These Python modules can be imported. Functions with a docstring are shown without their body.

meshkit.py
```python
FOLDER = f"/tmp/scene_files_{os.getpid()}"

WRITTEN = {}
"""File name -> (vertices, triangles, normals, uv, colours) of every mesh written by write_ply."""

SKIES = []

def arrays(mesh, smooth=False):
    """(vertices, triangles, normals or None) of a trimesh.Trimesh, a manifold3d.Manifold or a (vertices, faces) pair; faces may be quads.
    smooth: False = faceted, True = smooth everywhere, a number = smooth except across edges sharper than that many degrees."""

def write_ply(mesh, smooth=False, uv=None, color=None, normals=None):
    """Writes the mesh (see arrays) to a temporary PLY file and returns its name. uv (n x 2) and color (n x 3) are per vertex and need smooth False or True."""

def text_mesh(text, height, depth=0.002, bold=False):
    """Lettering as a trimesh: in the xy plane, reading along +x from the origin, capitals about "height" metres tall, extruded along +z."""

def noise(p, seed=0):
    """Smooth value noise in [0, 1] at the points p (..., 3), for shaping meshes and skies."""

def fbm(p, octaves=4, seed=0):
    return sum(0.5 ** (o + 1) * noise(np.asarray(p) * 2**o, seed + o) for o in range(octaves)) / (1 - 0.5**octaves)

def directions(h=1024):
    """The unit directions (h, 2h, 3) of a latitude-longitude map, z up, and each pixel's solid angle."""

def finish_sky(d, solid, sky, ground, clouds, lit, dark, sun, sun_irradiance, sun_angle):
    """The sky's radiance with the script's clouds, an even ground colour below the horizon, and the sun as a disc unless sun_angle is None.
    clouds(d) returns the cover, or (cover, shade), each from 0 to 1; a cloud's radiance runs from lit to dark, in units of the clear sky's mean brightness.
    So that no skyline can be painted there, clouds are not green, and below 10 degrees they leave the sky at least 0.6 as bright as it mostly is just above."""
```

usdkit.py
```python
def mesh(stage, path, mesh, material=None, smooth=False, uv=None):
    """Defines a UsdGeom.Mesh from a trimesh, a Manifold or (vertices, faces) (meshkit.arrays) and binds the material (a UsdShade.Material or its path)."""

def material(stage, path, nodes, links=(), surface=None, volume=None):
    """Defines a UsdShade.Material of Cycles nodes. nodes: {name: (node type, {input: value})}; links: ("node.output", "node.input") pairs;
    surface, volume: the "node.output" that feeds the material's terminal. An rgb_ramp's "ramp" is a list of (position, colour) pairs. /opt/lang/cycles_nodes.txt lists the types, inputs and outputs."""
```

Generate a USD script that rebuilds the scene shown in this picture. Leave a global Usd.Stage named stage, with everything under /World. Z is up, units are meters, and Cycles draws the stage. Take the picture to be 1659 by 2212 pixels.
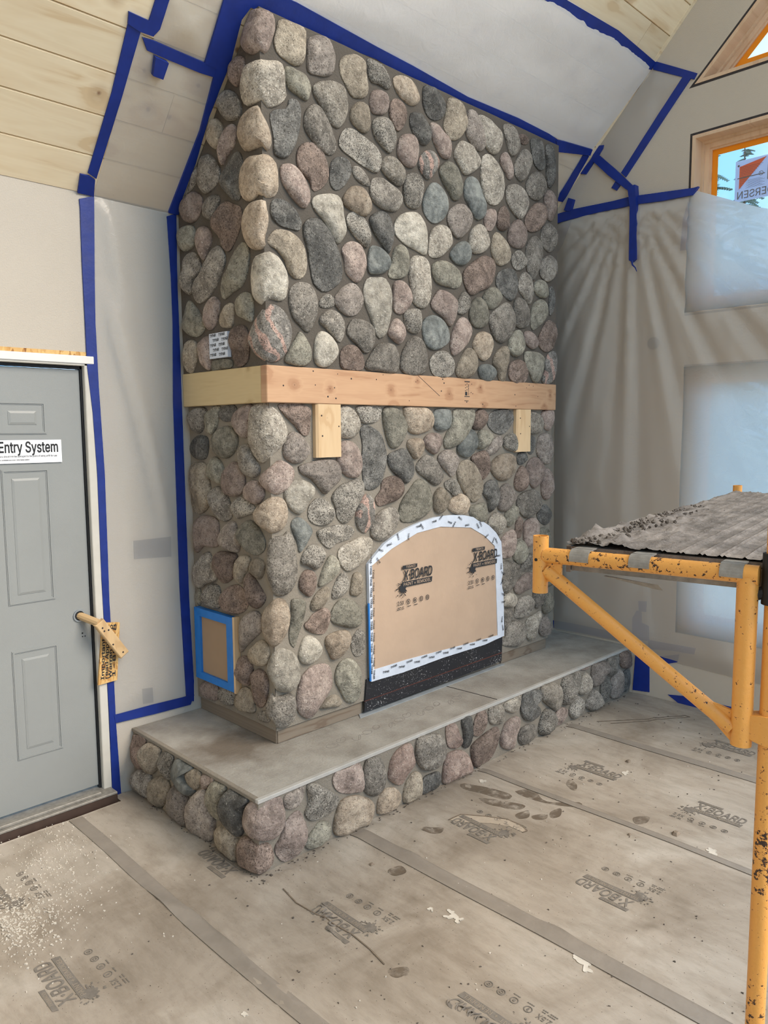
import math, random
import numpy as np
import trimesh, usdkit
from meshkit import text_mesh, noise, fbm
from pxr import Usd, UsdGeom, UsdLux, UsdShade, Gf, Sdf
from shapely.geometry import Polygon, LineString, Point, box as sbox
from shapely.ops import unary_union
from shapely import affinity
from scipy.spatial import Delaunay

random.seed(7)
RNG = np.random.default_rng(7)
stage = Usd.Stage.CreateInMemory()
UsdGeom.SetStageUpAxis(stage, 'Z')
UsdGeom.SetStageMetersPerUnit(stage, 1.0)
UsdGeom.Xform.Define(stage, '/World')
UsdGeom.Scope.Define(stage, '/World/Looks')

# ---------------------------------------------------------------- camera, sky, exposure
EXPOSURE = -0.36
YAW, PITCH, ROLL, FPX = 0.7768959, -0.1048323, -0.0069973, 1644.31
EYE = (-2.0495, -2.8110, 1.7753)


def make_camera():
    fw = np.array([math.sin(YAW) * math.cos(PITCH), math.cos(YAW) * math.cos(PITCH), math.sin(PITCH)])
    r = np.array([math.cos(YAW), -math.sin(YAW), 0.0])
    u = np.cross(r, fw)
    r, u = r * math.cos(ROLL) + u * math.sin(ROLL), -r * math.sin(ROLL) + u * math.cos(ROLL)
    c = UsdGeom.Camera.Define(stage, '/World/camera')
    c.CreateHorizontalApertureAttr(36.0)
    c.CreateVerticalApertureAttr(36.0 * 2212 / 1659)
    c.CreateFocalLengthAttr(36.0 * FPX / 1659)
    c.CreateClippingRangeAttr(Gf.Vec2f(0.05, 400))
    c.CreateExposureAttr(EXPOSURE)
    m = Gf.Matrix4d(*r, 0, *u, 0, *(-fw), 0, *EYE, 1)
    c.AddTransformOp().Set(m)


make_camera()
LOOKS = '/World/Looks/'


def mat(name, nodes, links, surface='p.BSDF', volume=None):
    return usdkit.material(stage, LOOKS + name, nodes, links, surface=surface, volume=volume)


def lin(r, g, b):
    """sRGB 0..255 to linear."""
    out = []
    for c in (r, g, b):
        c /= 255.0
        out.append(c / 12.92 if c < 0.04045 else ((c + 0.055) / 1.055) ** 2.4)
    return tuple(out)


dome = UsdLux.DomeLight.Define(stage, '/World/sky')
dome.CreateIntensityAttr(1.0)
dome.CreateColorAttr(Gf.Vec3f(1, 1, 1))
SKY = 1.95
sky_m = usdkit.material(stage, LOOKS + 'sky_material', {
    'tc': ('texture_coordinate', {}),
    'n': ('noise_texture', {'scale': 2.2, 'detail': 5.0, 'roughness': 0.55}),
    'r': ('rgb_ramp', {'ramp': [(0.46, (0.27, 0.60, 1.0)), (0.66, (1.0, 0.94, 0.85))]}),
    'b': ('background_shader', {'strength': SKY}),
}, [('tc.generated', 'n.vector'), ('n.fac', 'r.fac'), ('r.color', 'b.color')], surface='b.background')
UsdShade.MaterialBindingAPI.Apply(dome.GetPrim()).Bind(sky_m)

# hazy sun from behind the viewer's right, coming in through the open side of the great room
sun = UsdLux.DistantLight.Define(stage, '/World/sun')
sun.CreateIntensityAttr(5.0)
sun.CreateAngleAttr(32.0)
sun.CreateColorAttr(Gf.Vec3f(1.0, 0.87, 0.72))
_sd = np.array([.30, -.72, .62]); _sd /= np.linalg.norm(_sd)
_sx = np.cross([0, 0, 1.0], _sd); _sx /= np.linalg.norm(_sx); _sy = np.cross(_sd, _sx)
sun.AddTransformOp().Set(Gf.Matrix4d(*_sx, 0, *_sy, 0, *_sd, 0, 0, 0, 0, 1))

# ---------------------------------------------------------------- object helpers
_count, _base = {}, {}


def numbered(parent, name):
    k = f'{parent}/{name}'
    n = _count.get(k, 0)
    _count[k] = n + 1
    return k if n == 0 else f'{k}_{n:03d}'


def tag(prim, label=None, cat=None, group=None, kind=None):
    for k, v in (('label', label), ('category', cat), ('group', group), ('kind', kind)):
        if v:
            prim.SetCustomDataByKey(k, v)
    return prim


def thing(name, label=None, cat=None, loc=(0, 0, 0), group=None, kind=None):
    """An Xform at the thing's base; parts are authored in world metres and stored relative to it."""
    path = numbered('/World', name)
    x = UsdGeom.Xform.Define(stage, path)
    x.AddTranslateOp().Set(Gf.Vec3d(*map(float, loc)))
    _base[path] = np.array(loc, float)
    return tag(x.GetPrim(), label, cat, group, kind)


def obj(name, mesh, m, parent=None, smooth=False, label=None, cat=None, group=None, kind=None):
    """ONE mesh, at top level or a part of PARENT (a prim)."""
    top = str(parent.GetPath()) if parent else '/World'
    path = numbered(top, name)
    root = '/' + '/'.join(path.split('/')[1:3])
    base = _base.get(root, np.zeros(3))
    if isinstance(mesh, list):
        mesh = cat_m(mesh)
    if isinstance(mesh, tuple):
        mesh = trimesh.Trimesh(mesh[0], mesh[1], process=False)
    mesh = mesh.copy()
    if parent is None:
        c = mesh.bounds.mean(0); c[2] = mesh.bounds[0][2]
        base = np.round(c, 4)
    mesh.apply_translation(-base)
    if smooth is False and m is M.get('yellow'):
        smooth = 40
    p = usdkit.mesh(stage, path, mesh, m, smooth=smooth)
    if parent is None:
        UsdGeom.Xformable(p.GetPrim()).AddTranslateOp().Set(Gf.Vec3d(*map(float, base)))
    if kind is None and parent is None and cat is None:
        kind = 'structure'
    return tag(p.GetPrim(), label, cat, group, kind)


def holder(name, parent):
    """A part that is only a group of sub-parts."""
    return UsdGeom.Xform.Define(stage, numbered(str(parent.GetPath()), name)).GetPrim()


# ---------------------------------------------------------------- mesh helpers
def cat_m(L):
    V, F, n = [], [], 0
    for m in L:
        V.append(np.asarray(m.vertices)); F.append(np.asarray(m.faces) + n); n += len(m.vertices)
    return trimesh.Trimesh(np.vstack(V), np.vstack(F), process=False)


def bx(x0, x1, y0, y1, z0, z1, bev=0.0):
    """Box, with chamfered edges when bev > 0."""
    lo, hi = np.minimum([x0, y0, z0], [x1, y1, z1]), np.maximum([x0, y0, z0], [x1, y1, z1])
    if bev <= 0:
        m = trimesh.creation.box(hi - lo); m.apply_translation((lo + hi) / 2); return m
    bev = min(bev, 0.45 * (hi - lo).min())
    pts = []
    for sx in (0, 1):
        for sy in (0, 1):
            for sz in (0, 1):
                c = np.where([sx, sy, sz], hi, lo); d = np.where([sx, sy, sz], -1, 1) * bev
                for k in range(3):
                    q = c + d; q[k] = c[k]; pts.append(q)
    return trimesh.convex.convex_hull(np.array(pts))


class Frame:
    """A plane with 2D coordinates: origin, two axes, and the normal that points into the room."""
    def __init__(self, o, ex, ey, n):
        self.o, self.ex, self.ey, self.n = (np.array(a, float) for a in (o, ex, ey, n))

    def __call__(self, u, v, h=0.0):
        u, v, h = np.broadcast_arrays(np.asarray(u, float), np.asarray(v, float), np.asarray(h, float))
        return self.o + u[..., None] * self.ex + v[..., None] * self.ey + h[..., None] * self.n


D, W, HT, HA, HB, RX, ZC, SL = 0.6747, 2.24, 0.3211, -0.3852, -0.3908, 2.6675, 2.8542, 1.0630
Q = math.sqrt(1 + SL * SL)
MO, ZMT, ZMB = 0.0442, 2.0713, 1.9083
BW = Frame((0, D, 0), (1, 0, 0), (0, 0, 1), (0, -1, 0))
RW = Frame((RX, 0, 0), (0, -1, 0), (0, 0, 1), (-1, 0, 0))
CE = Frame((0, D, ZC), (1, 0, 0), (0, -1 / Q, SL / Q), (0, -SL / Q, -1 / Q))
FL = Frame((0, 0, 0), (1, 0, 0), (0, 1, 0), (0, 0, 1))
FF = Frame((0, 0, 0), (1, 0, 0), (0, 0, 1), (0, -1, 0))
LF = Frame((0, 0, 0), (0, -1, 0), (0, 0, 1), (-1, 0, 0))
TOPF = Frame((0, 0, HT), (1, 0, 0), (0, 1, 0), (0, 0, 1))
FR = dict(BW=BW, RW=RW, CE=CE, FL=FL, FF=FF, LF=LF, HT=TOPF)

PLAN = {}
for _line in """tape_ceil_edge CE -522,739 -465,734 -465,455 -474,83 -517,101 -511,461
tape_ceil_top CE -532,779 -443,775 -394,767 -411,726 -471,725 -523,736
tape_ceil_up CE -443,872 -390,892 -393,760 -409,729 -446,759
tape_corner_patch CE -549,89 -508,90 -480,79 -464,-6 -538,-7
tape_inner CE -453,708 -406,712 -166,703 -99,697 -98,661 -171,658 -316,663 -422,669
tape_stub CE -389,661 -329,657 -331,588 -378,589
tape_beside CE -177,975 -170,839 -165,701 -108,696 -80,422 -93,-12 -36,-26 -51,92 -47,271 -62,493 -59,611 -53,746 -72,915 -50,975 -88,1009
tape_top CE -116,943 -60,1023 52,1061 150,1064 635,1045 908,1038 1354,1018 1809,1031 2134,1026 2236,1018 2270,991 1821,981 1412,974 1147,985 916,980 668,995 252,979 111,973 -48,972
tape_top_end CE 2215,1012 2296,1025 2605,1053 2621,1015 2470,988 2307,957
tape_thin CE 2559,999 2622,1009 2664,735 2686,684 2607,677 2578,729
tape_upper CE 1557,1629 1664,1632 2173,1657 2499,1644 2672,1637 2692,1598 2590,1579 2293,1607 2033,1582 1514,1577 1406,1572
tape_gable_top RW 434,4047 459,4044 715,3894 697,3865 610,3909 436,4005
tape_gable_long RW 630,3902 677,3877 529,3707 269,3401 236,3435 475,3722
tape_cross_small RW 57,3648 108,3641 102,3619 -22,3487 -71,3502 15,3574
tape_cross_long RW 72,3589 193,3471 313,3345 298,3306 272,3326 147,3439 36,3553
tape_cross_stub RW 201,3397 266,3393 206,3332 169,3357
tape_hang RW -260,3267 -120,3276 198,3266 312,3268 725,3230 753,3232 718,3189 516,3196 368,3210 54,3216 -273,3207
tape_hang_stub RW -143,3357 -103,3339 -127,3265 -178,3281
tape_hang_drop RW 304,3324 355,3327 368,3182 375,2864 350,2850 327,2863 324,3191
tape_behind_high RW -185,3264 -126,3222 -199,3056 -262,2985 -272,3147
tape_behind_window RW 682,3164 717,3143 698,3038 687,2875 643,2877 654,3060
tape_behind_low RW -224,392 -88,398 335,392 343,339 63,341 -219,337
tape_behind_block RW 395,515 424,571 460,574 465,496 515,483 521,380 399,372
tape_behind_patch RW 435,639 494,645 493,573 440,571
tape_behind_arm RW 511,388 831,395 823,351 687,348 513,325
tape_loose_tail RW 515,268 642,307 727,334 717,280 596,235 523,226
tape_corner_low RW 428,298 524,295 532,34 413,21
tape_wall_base RW 660,49 758,64 922,66 1103,71 1101,5 925,-6 745,2
tape_wall_left BW -532,2825 -463,2851 -478,2488 -484,2279 -482,1992 -472,1585 -478,974 -473,573 -473,379 -463,14 -455,-15 -489,-15 -506,29 -504,423 -511,1091 -508,1586 -516,1876 -532,2083 -532,2275 -533,2562 -530,2785
tape_wall_right BW -101,2829 -50,2852 -57,2544 -56,2319 -55,1883 -52,904 -41,481 -45,371 -86,386 -87,427 -103,1034 -103,913 -102,1933 -89,2316 -90,2539
tape_wall_bottom BW -481,414 -286,414 -90,408 -41,405 -65,358 -275,363 -476,373
sheet_left_wall BW -463,2851 -93,2844 -90,2539 -89,2316 -102,1933 -103,913 -88,404 -91,388 -479,400 -473,573 -478,974 -472,1585 -482,1992 -484,2279
sheet_left_ceil CE -474,735 -445,709 -93,693 -80,422 -88,-27 -464,-13 -465,455
sheet_left_up CE -394,891 -156,983 -170,839 -165,701 -406,713 -393,760
sheet_top CE 52,1061 152,1061 637,1042 911,1034 1357,1014 1813,1027 2139,1021 2299,1023 2621,1054 2678,1633 2499,1644 2173,1657 1557,1629
sheet_nook CE 2291,972 2603,1010 2624,698 2605,652
sheet_gable RW 459,4033 633,3907 243,3422 124,3532 44,3646
sheet_low RW -259,3254 198,3260 734,3215 943,3116 1102,3042 1228,2980 1349,276 766,278 527,284 402,296 350,337 -215,331
gray_patch BW -341,1255 -139,1255 -141,1153 -342,1164
gray_patch_low BW -327,506 -272,500 -270,422 -326,427
osb_strip BW -940,2134 -530,2136 -531,2117 -941,2115
door_outer1 BW -721,1935 -718,1759
door_inner1 BW -897,1887 -762,1887 -766,1804 -896,1804
door_outer2 BW -714,1641 -714,1004
door_inner2 BW -894,1597 -763,1593 -759,1048 -891,1052
door_outer3 BW -934,831 -706,833 -703,293 -929,294
door_inner3 BW -886,785 -757,785 -754,342 -882,344
entry_sign BW -925,1751 -655,1748 -656,1649 -930,1656
osb_plate BW -519,879 -437,859 -473,581 -566,597
bore BW -611,925
lever BW -614,894 -561,899 -451,721 -498,701
fire_cover FF 580,486 562,1124 688,1205 862,1266 1084,1305 1324,1298 1495,1251 1640,1160 1697,1097 1725,512 1525,491 1163,497 821,484
fire_paper FF 620,545 613,1094 756,1164 952,1228 1142,1245 1409,1215 1540,1153 1641,1080 1677,521 1458,525 1104,537 858,545
fire_black FF 506,327 560,486 821,484 1525,491 1687,487 1708,362
print_fire1 FF 817,935 1057,1041 816,842
print_fire2 FF 1402,1003 1651,1051 1403,898
vent_outer LF -626,876 -268,891 -295,514 -636,510
vent_inner LF -579,841 -323,845 -342,549 -579,550
outlet LF -393,2240 -242,2239 -233,2124 -387,2129
corbel_left FF 238,1917 389,1916 385,1655 232,1659
corbel_right FF 1817,1913 1964,1909 1970,1645 1818,1648
stamp FF 1312,2057 1358,2058 1358,1936 1313,1935
lip_l HT 486,-20
lip_r HT 1286,-28
joint HT 1171,-73 1200,-372
print1 FL 452,-1317 482,-1526 460,-1423
print2 FL -1270,-351 -1212,-524 -1239,-307
print3 FL -419,-699 -371,-877
print4 FL 475,-788 486,-882
print5 FL 1393,-1409 1399,-1596
print6 FL 1415,-810 1428,-963
print7 FL -436,-1368
print8 FL 2170,-1170 2185,-1327
print9 FL -386,-81 -417,-201
tear1 FL 476,-652 546,-662 618,-754 665,-837 666,-925 645,-960 624,-955 622,-881 583,-807 502,-713
tear2 FL 2013,-520 2264,-723 2482,-858 2479,-889 2236,-737 2045,-595
tear3 FL -378,-537 -397,-643 -385,-791 -373,-929 -382,-1033 -399,-1118 -410,-1120 -403,-1032 -396,-930 -410,-795 -413,-635
stain1 FL 789,-475 855,-599 864,-704 818,-711 784,-596 766,-509
stain2 FL 923,-717 999,-773 967,-808 939,-866 1036,-984 993,-985 935,-895 912,-806
stain3 FL 729,-842 795,-860 749,-892 712,-867
stain4 FL 771,-903 827,-941 795,-957 758,-925
stain5 FL 860,-944 920,-955 858,-990 823,-973
stain6 FL 330,-614 402,-675 368,-691 329,-657
stain7 FL 0,-740 54,-753 39,-794 -10,-776
stain8 FL -411,-1152 -359,-1183 -379,-1206 -420,-1183
stain9 FL 1084,-1243 1136,-1284 1082,-1299 1042,-1276
stain10 FL 740,-631 804,-749 824,-814 783,-817 727,-697
stain11 FL 1207,-827 1187,-879 1127,-903 1155,-846
stain12 FL -462,-857 -398,-956 -360,-1078 -454,-1109 -497,-1020 -508,-913
chip1 FL -63,-1057 -10,-1091 -11,-1147 -48,-1173 -45,-1132 -59,-1088
chip2 FL 1060,-1581 1087,-1618 1037,-1628 1024,-1605
chip3 FL 51,-1554 104,-1592 80,-1614 38,-1588
chip4 FL 112,-988 156,-1045 129,-1078 103,-1042
chip5 FL 886,-502 915,-517 869,-535
chip6 FL 1474,-964 1505,-994 1452,-1001
chip7 FL -858,-959 -845,-969 -857,-981
chip8 FL -75,-1010 -58,-1042 -73,-1043
chips_area FL -1051,589 -786,659 -559,430 -910,199 -1171,-74 -1259,-57
sticker RW 898,3378 1135,3384 1146,3129 900,3139
board1 CE -959,535
board2 CE -927,357
board3 CE -896,181
board4 CE -859,1
board5 CE 1843,1698
board6 CE 2068,1782""".strip().splitlines():
    _n, _pl, *_p = _line.split()
    PLAN[_n] = (_pl, np.array([[float(c) / 1000 for c in q.split(',')] for q in _p]))


def patch(poly, fr, step=0.03, hf=None, base=0.002, skirt=True):
    """A sheet over POLY in frame FR, raised base + hf(u, v); with a skirt down to the surface so that it has an edge."""
    poly = Polygon(poly) if not hasattr(poly, 'exterior') else poly
    poly = poly.buffer(0)
    if poly.geom_type != 'Polygon':
        poly = max(poly.geoms, key=lambda g: g.area)
    rings = [poly.exterior] + list(poly.interiors)
    pts, loops = [], []
    for r in rings:
        c = np.array(r.coords)[:-1]
        out = []
        for a, b in zip(c, np.roll(c, -1, 0)):
            k = max(1, int(math.ceil(np.linalg.norm(b - a) / step)))
            out += [a + (b - a) * i / k for i in range(k)]
        loops.append((len(pts), len(out))); pts += out
    x0, y0, x1, y1 = poly.bounds
    gx, gy = np.meshgrid(np.arange(x0 + step / 2, x1, step), np.arange(y0 + step / 2, y1, step))
    g = np.c_[gx.ravel(), gy.ravel()] + (noise(np.c_[gx.ravel() * 91, gy.ravel() * 91, gx.ravel() * 0], 3)[:, None] - .5) * step * .3
    import shapely
    inn = poly.buffer(-step * 0.45)
    if not inn.is_empty and len(g):
        g = g[shapely.contains_xy(inn, g[:, 0], g[:, 1])]
        P = np.vstack([np.array(pts), g])
    else:
        P = np.array(pts)
    tri = Delaunay(P).simplices
    cen = P[tri].mean(1)
    area = np.abs(np.cross(P[tri[:, 1]] - P[tri[:, 0]], P[tri[:, 2]] - P[tri[:, 0]]))
    tri = tri[shapely.contains_xy(poly.buffer(1e-6), cen[:, 0], cen[:, 1]) & (area > 1e-10)]
    h = base + (hf(P[:, 0], P[:, 1]) if hf else 0.0) * np.ones(len(P))
    V = fr(P[:, 0], P[:, 1], h)
    T = V[tri]
    nrm = np.cross(T[:, 1] - T[:, 0], T[:, 2] - T[:, 0])
    flip = (nrm @ fr.n) < 0
    tri[flip] = tri[flip][:, ::-1]
    if skirt:
        F = [tri]
        n0 = len(V)
        low = fr(P[:sum(l for _, l in loops), 0], P[:sum(l for _, l in loops), 1], 0.0 if not callable(skirt) else skirt(P[:sum(l for _, l in loops)]))
        V = np.vstack([V, low])
        for s, l in loops:
            i = np.arange(l); j = (i + 1) % l
            F += [np.c_[s + i, n0 + s + i, s + j], np.c_[s + j, n0 + s + i, n0 + s + j]]
        tri = np.vstack(F)
    return trimesh.Trimesh(V, tri, process=False)


def slab(poly, fr, h0, h1):
    """POLY (shapely) extruded in frame FR from height h0 to h1."""
    out = []
    for g in getattr(poly, 'geoms', [poly]):
        if g.is_empty or g.geom_type != 'Polygon' or g.area < 1e-9:
            continue
        m = trimesh.creation.extrude_polygon(g, h1 - h0, engine='earcut')
        v = m.vertices
        nv = fr(v[:, 0], v[:, 1], v[:, 2] + h0)
        f = m.faces
        if np.dot(np.cross(fr.ex, fr.ey), fr.n) < 0:
            f = f[:, ::-1]
        out.append(trimesh.Trimesh(nv, f, process=False))
    return cat_m(out)


def tube(p, r, n=16, caps=True):
    """A pipe along points p; r a number or one per point."""
    p = np.asarray(p, float); k = len(p)
    r = np.broadcast_to(np.asarray(r, float), (k,))
    t = np.gradient(p, axis=0); t /= np.linalg.norm(t, axis=1)[:, None]
    up = np.array([0, 0, 1.0]) if abs(t[0][2]) < .9 else np.array([1.0, 0, 0])
    V = []
    for i in range(k):
        a = np.cross(up, t[i]); a /= np.linalg.norm(a); b = np.cross(t[i], a); up = b if abs(np.dot(b, t[i])) < .1 else up
        ang = np.arange(n) / n * 2 * math.pi
        V.append(p[i] + r[i] * (np.cos(ang)[:, None] * a + np.sin(ang)[:, None] * b))
    V = np.vstack(V); F = []
    for i in range(k - 1):
        a0 = i * n + np.arange(n); a1 = i * n + (np.arange(n) + 1) % n
        F += [np.c_[a0, a1, a1 + n], np.c_[a0, a1 + n, a0 + n]]
    if caps:
        V = np.vstack([V, p[0], p[-1]]); c0, c1 = len(V) - 2, len(V) - 1
        i = np.arange(n); j = (i + 1) % n
        F += [np.c_[j, i, np.full(n, c0)], np.c_[(k - 1) * n + i, (k - 1) * n + j, np.full(n, c1)]]
    return trimesh.Trimesh(V, np.vstack(F), process=False)


def pipe_hollow(p0, p1, r, t=0.003, n=24):
    """An open-ended pipe with wall thickness."""
    p0, p1 = np.array(p0, float), np.array(p1, float)
    o = tube([p0, p1], r, n, caps=False); i = tube([p0, p1], r - t, n, caps=False); i.invert()
    V = np.vstack([o.vertices, i.vertices]); F = [o.faces, i.faces + len(o.vertices)]
    k = np.arange(n); j = (k + 1) % n; m = len(o.vertices)
    F += [np.c_[k, m + k, j], np.c_[j, m + k, m + j], np.c_[n + k, n + j, m + n + k], np.c_[n + j, m + n + j, m + n + k]]
    return trimesh.Trimesh(V, np.vstack(F), process=False)


def put(m, fr, o, ang=0.0, h=0.0005, sx=1.0, sy=1.0, shear=0.0, mirror=False):
    """Lays a flat mesh authored in xy (z = thickness) into frame FR at 2D point o, turned by ang."""
    v = np.array(m.vertices); x = v[:, 0] * sx + shear * v[:, 1]; y = v[:, 1] * sy
    if mirror:
        x = -x
    c, s = math.cos(ang), math.sin(ang)
    nv = fr(o[0] + c * x - s * y, o[1] + s * x + c * y, v[:, 2] + h)
    return trimesh.Trimesh(nv, m.faces, process=False)


def extr(poly, t=0.0006):
    return cat_m([trimesh.creation.extrude_polygon(g, t, engine='earcut') for g in getattr(poly, 'geoms', [poly]) if g.geom_type == 'Polygon' and g.area > 1e-9])


_txt = {}


def text(s, height, bold=True, depth=0.0006):
    k = (s, bold)
    if k not in _txt:
        _txt[k] = text_mesh(s, 1.0, depth=1.0, bold=bold)
    m = _txt[k].copy(); m.apply_scale([height, height, depth]); return m


# ---------------------------------------------------------------- materials
def simple(name, col, rough=0.6, var=0.12, scale=6.0, bump=0.0, bscale=60.0, metallic=0.0, spec=0.5, detail=4.0, stretch=(1, 1, 1)):
    """A plain surface with a little mottling and fine relief."""
    dark = tuple(c * (1 - var) for c in col); light = tuple(min(1, c * (1 + var)) for c in col)
    N = {'g': ('geometry', {}), 'mp': ('mapping', {'scale': stretch}),
         'n': ('noise_texture', {'scale': scale, 'detail': detail, 'roughness': 0.6}),
         'r': ('rgb_ramp', {'ramp': [(0.3, dark), (0.7, light)]}),
         'p': ('principled_bsdf', {'roughness': rough, 'metallic': metallic, 'specular_ior_level': spec})}
    L = [('g.position', 'mp.vector'), ('mp.vector', 'n.vector'), ('n.fac', 'r.fac'), ('r.color', 'p.base_color')]
    if bump:
        N['n2'] = ('noise_texture', {'scale': bscale, 'detail': 3.0})
        N['b'] = ('bump', {'strength': 1.0, 'distance': bump})
        L += [('mp.vector', 'n2.vector'), ('n2.fac', 'b.height'), ('b.normal', 'p.normal')]
    return mat(name, N, L)


def stone_mat(name, a, b, dark, light, dmask=0.46, lmask=0.60, sc=135.0, veins=None, mottle=13.0):
    """Granite: two body tones, dark mica flecks and pale crystals; each stone a little different."""
    N = {'g': ('geometry', {}), 'oi': ('object_info', {}),
         'n1': ('noise_texture', {'scale': mottle, 'detail': 5.0, 'roughness': 0.65, 'distortion': 0.6}),
         'r1': ('rgb_ramp', {'ramp': [(0.30, tuple(v * .62 for v in a)), (0.46, a), (0.64, b)]}),
         'n2': ('noise_texture', {'scale': sc, 'detail': 3.0, 'roughness': 0.7}),
         'r2': ('rgb_ramp', {'ramp': [(dmask - 0.05, (.9, .9, .9)), (dmask + .02, (0, 0, 0))]}),
         'm2': ('mix_color', {'blend_type': 'mix', 'b': dark}),
         'n3': ('noise_texture', {'scale': sc * 0.8, 'detail': 3.0, 'roughness': 0.7, 'w': 0.0}),
         'mp': ('mapping', {'location': (3.7, 1.9, 5.3)}),
         'r3': ('rgb_ramp', {'ramp': [(lmask, (0, 0, 0)), (lmask + 0.06, (1, 1, 1))]}),
         'm3': ('mix_color', {'blend_type': 'mix', 'b': light}),
         'hr': ('map_range', {'from_min': 0, 'from_max': 1, 'to_min': 0.72, 'to_max': 1.25}),
         'h': ('hsv', {'saturation': 1.0}),
         'n4': ('noise_texture', {'scale': 38.0, 'detail': 4.0, 'roughness': 0.65}),
         'r4': ('rgb_ramp', {'ramp': [(0.34, (.70, .69, .68)), (0.52, (1, 1, 1)), (0.68, (1.14, 1.13, 1.11))]}), 'm4': ('mix_color', {'blend_type': 'multiply', 'fac': 1.0, 'use_clamp_result': False}),
         'ad': ('math', {'math_type': 'multiply_add', 'value2': 0.35}),
         'bp': ('bump', {'strength': 1.0, 'distance': 0.010}),
         'p': ('principled_bsdf', {'roughness': 0.78, 'specular_ior_level': 0.35})}
    L = [('g.position', 'n1.vector'), ('n1.fac', 'r1.fac'), ('g.position', 'n2.vector'), ('n2.fac', 'r2.fac'),
         ('r2.color', 'm2.fac'), ('g.position', 'mp.vector'), ('mp.vector', 'n3.vector'), ('n3.fac', 'r3.fac'), ('r3.color', 'm3.fac'),
         ('m2.result', 'm3.a'), ('oi.random', 'hr.value'), ('hr.result', 'h.value'), ('n4.fac', 'r4.fac'), ('m3.result', 'm4.a'), ('r4.color', 'm4.b'), ('m4.result', 'h.color'), ('h.color', 'p.base_color'),
         ('g.position', 'n4.vector'), ('n2.fac', 'ad.value1'), ('n4.fac', 'ad.value3'), ('ad.value', 'bp.height'), ('bp.normal', 'p.normal')]
    if veins:
        vec, col, width = veins
        N['wv'] = ('wave_texture', {'scale': 4.0, 'distortion': 9.0, 'detail': 3.0, 'detail_scale': 1.5})
        N['rot'] = ('mapping', {'rotation': vec})
        N['rv'] = ('rgb_ramp', {'ramp': [(1 - width - .12, (0, 0, 0)), (1 - width, (1, 1, 1))]})
        N['mv'] = ('mix_color', {'b': col})
        L += [('g.position', 'rot.vector'), ('rot.vector', 'wv.vector'), ('wv.fac', 'rv.fac'), ('rv.color', 'mv.fac'), ('r1.color', 'mv.a'), ('mv.result', 'm2.a')]
    else:
        L += [('r1.color', 'm2.a')]
    return mat(name, N, L)


def S3(*c):
    return lin(*c)


def SS(*c):
    """A stone tone: river stones of one moraine stay close to a warm grey."""
    g = .3 * c[0] + .59 * c[1] + .11 * c[2]
    g2 = 140 + (g - 140) * .82
    return lin(*(max(0, g2 + (v - g) * .62 + w) for v, w in zip(c, (4, 0, -6))))


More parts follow.
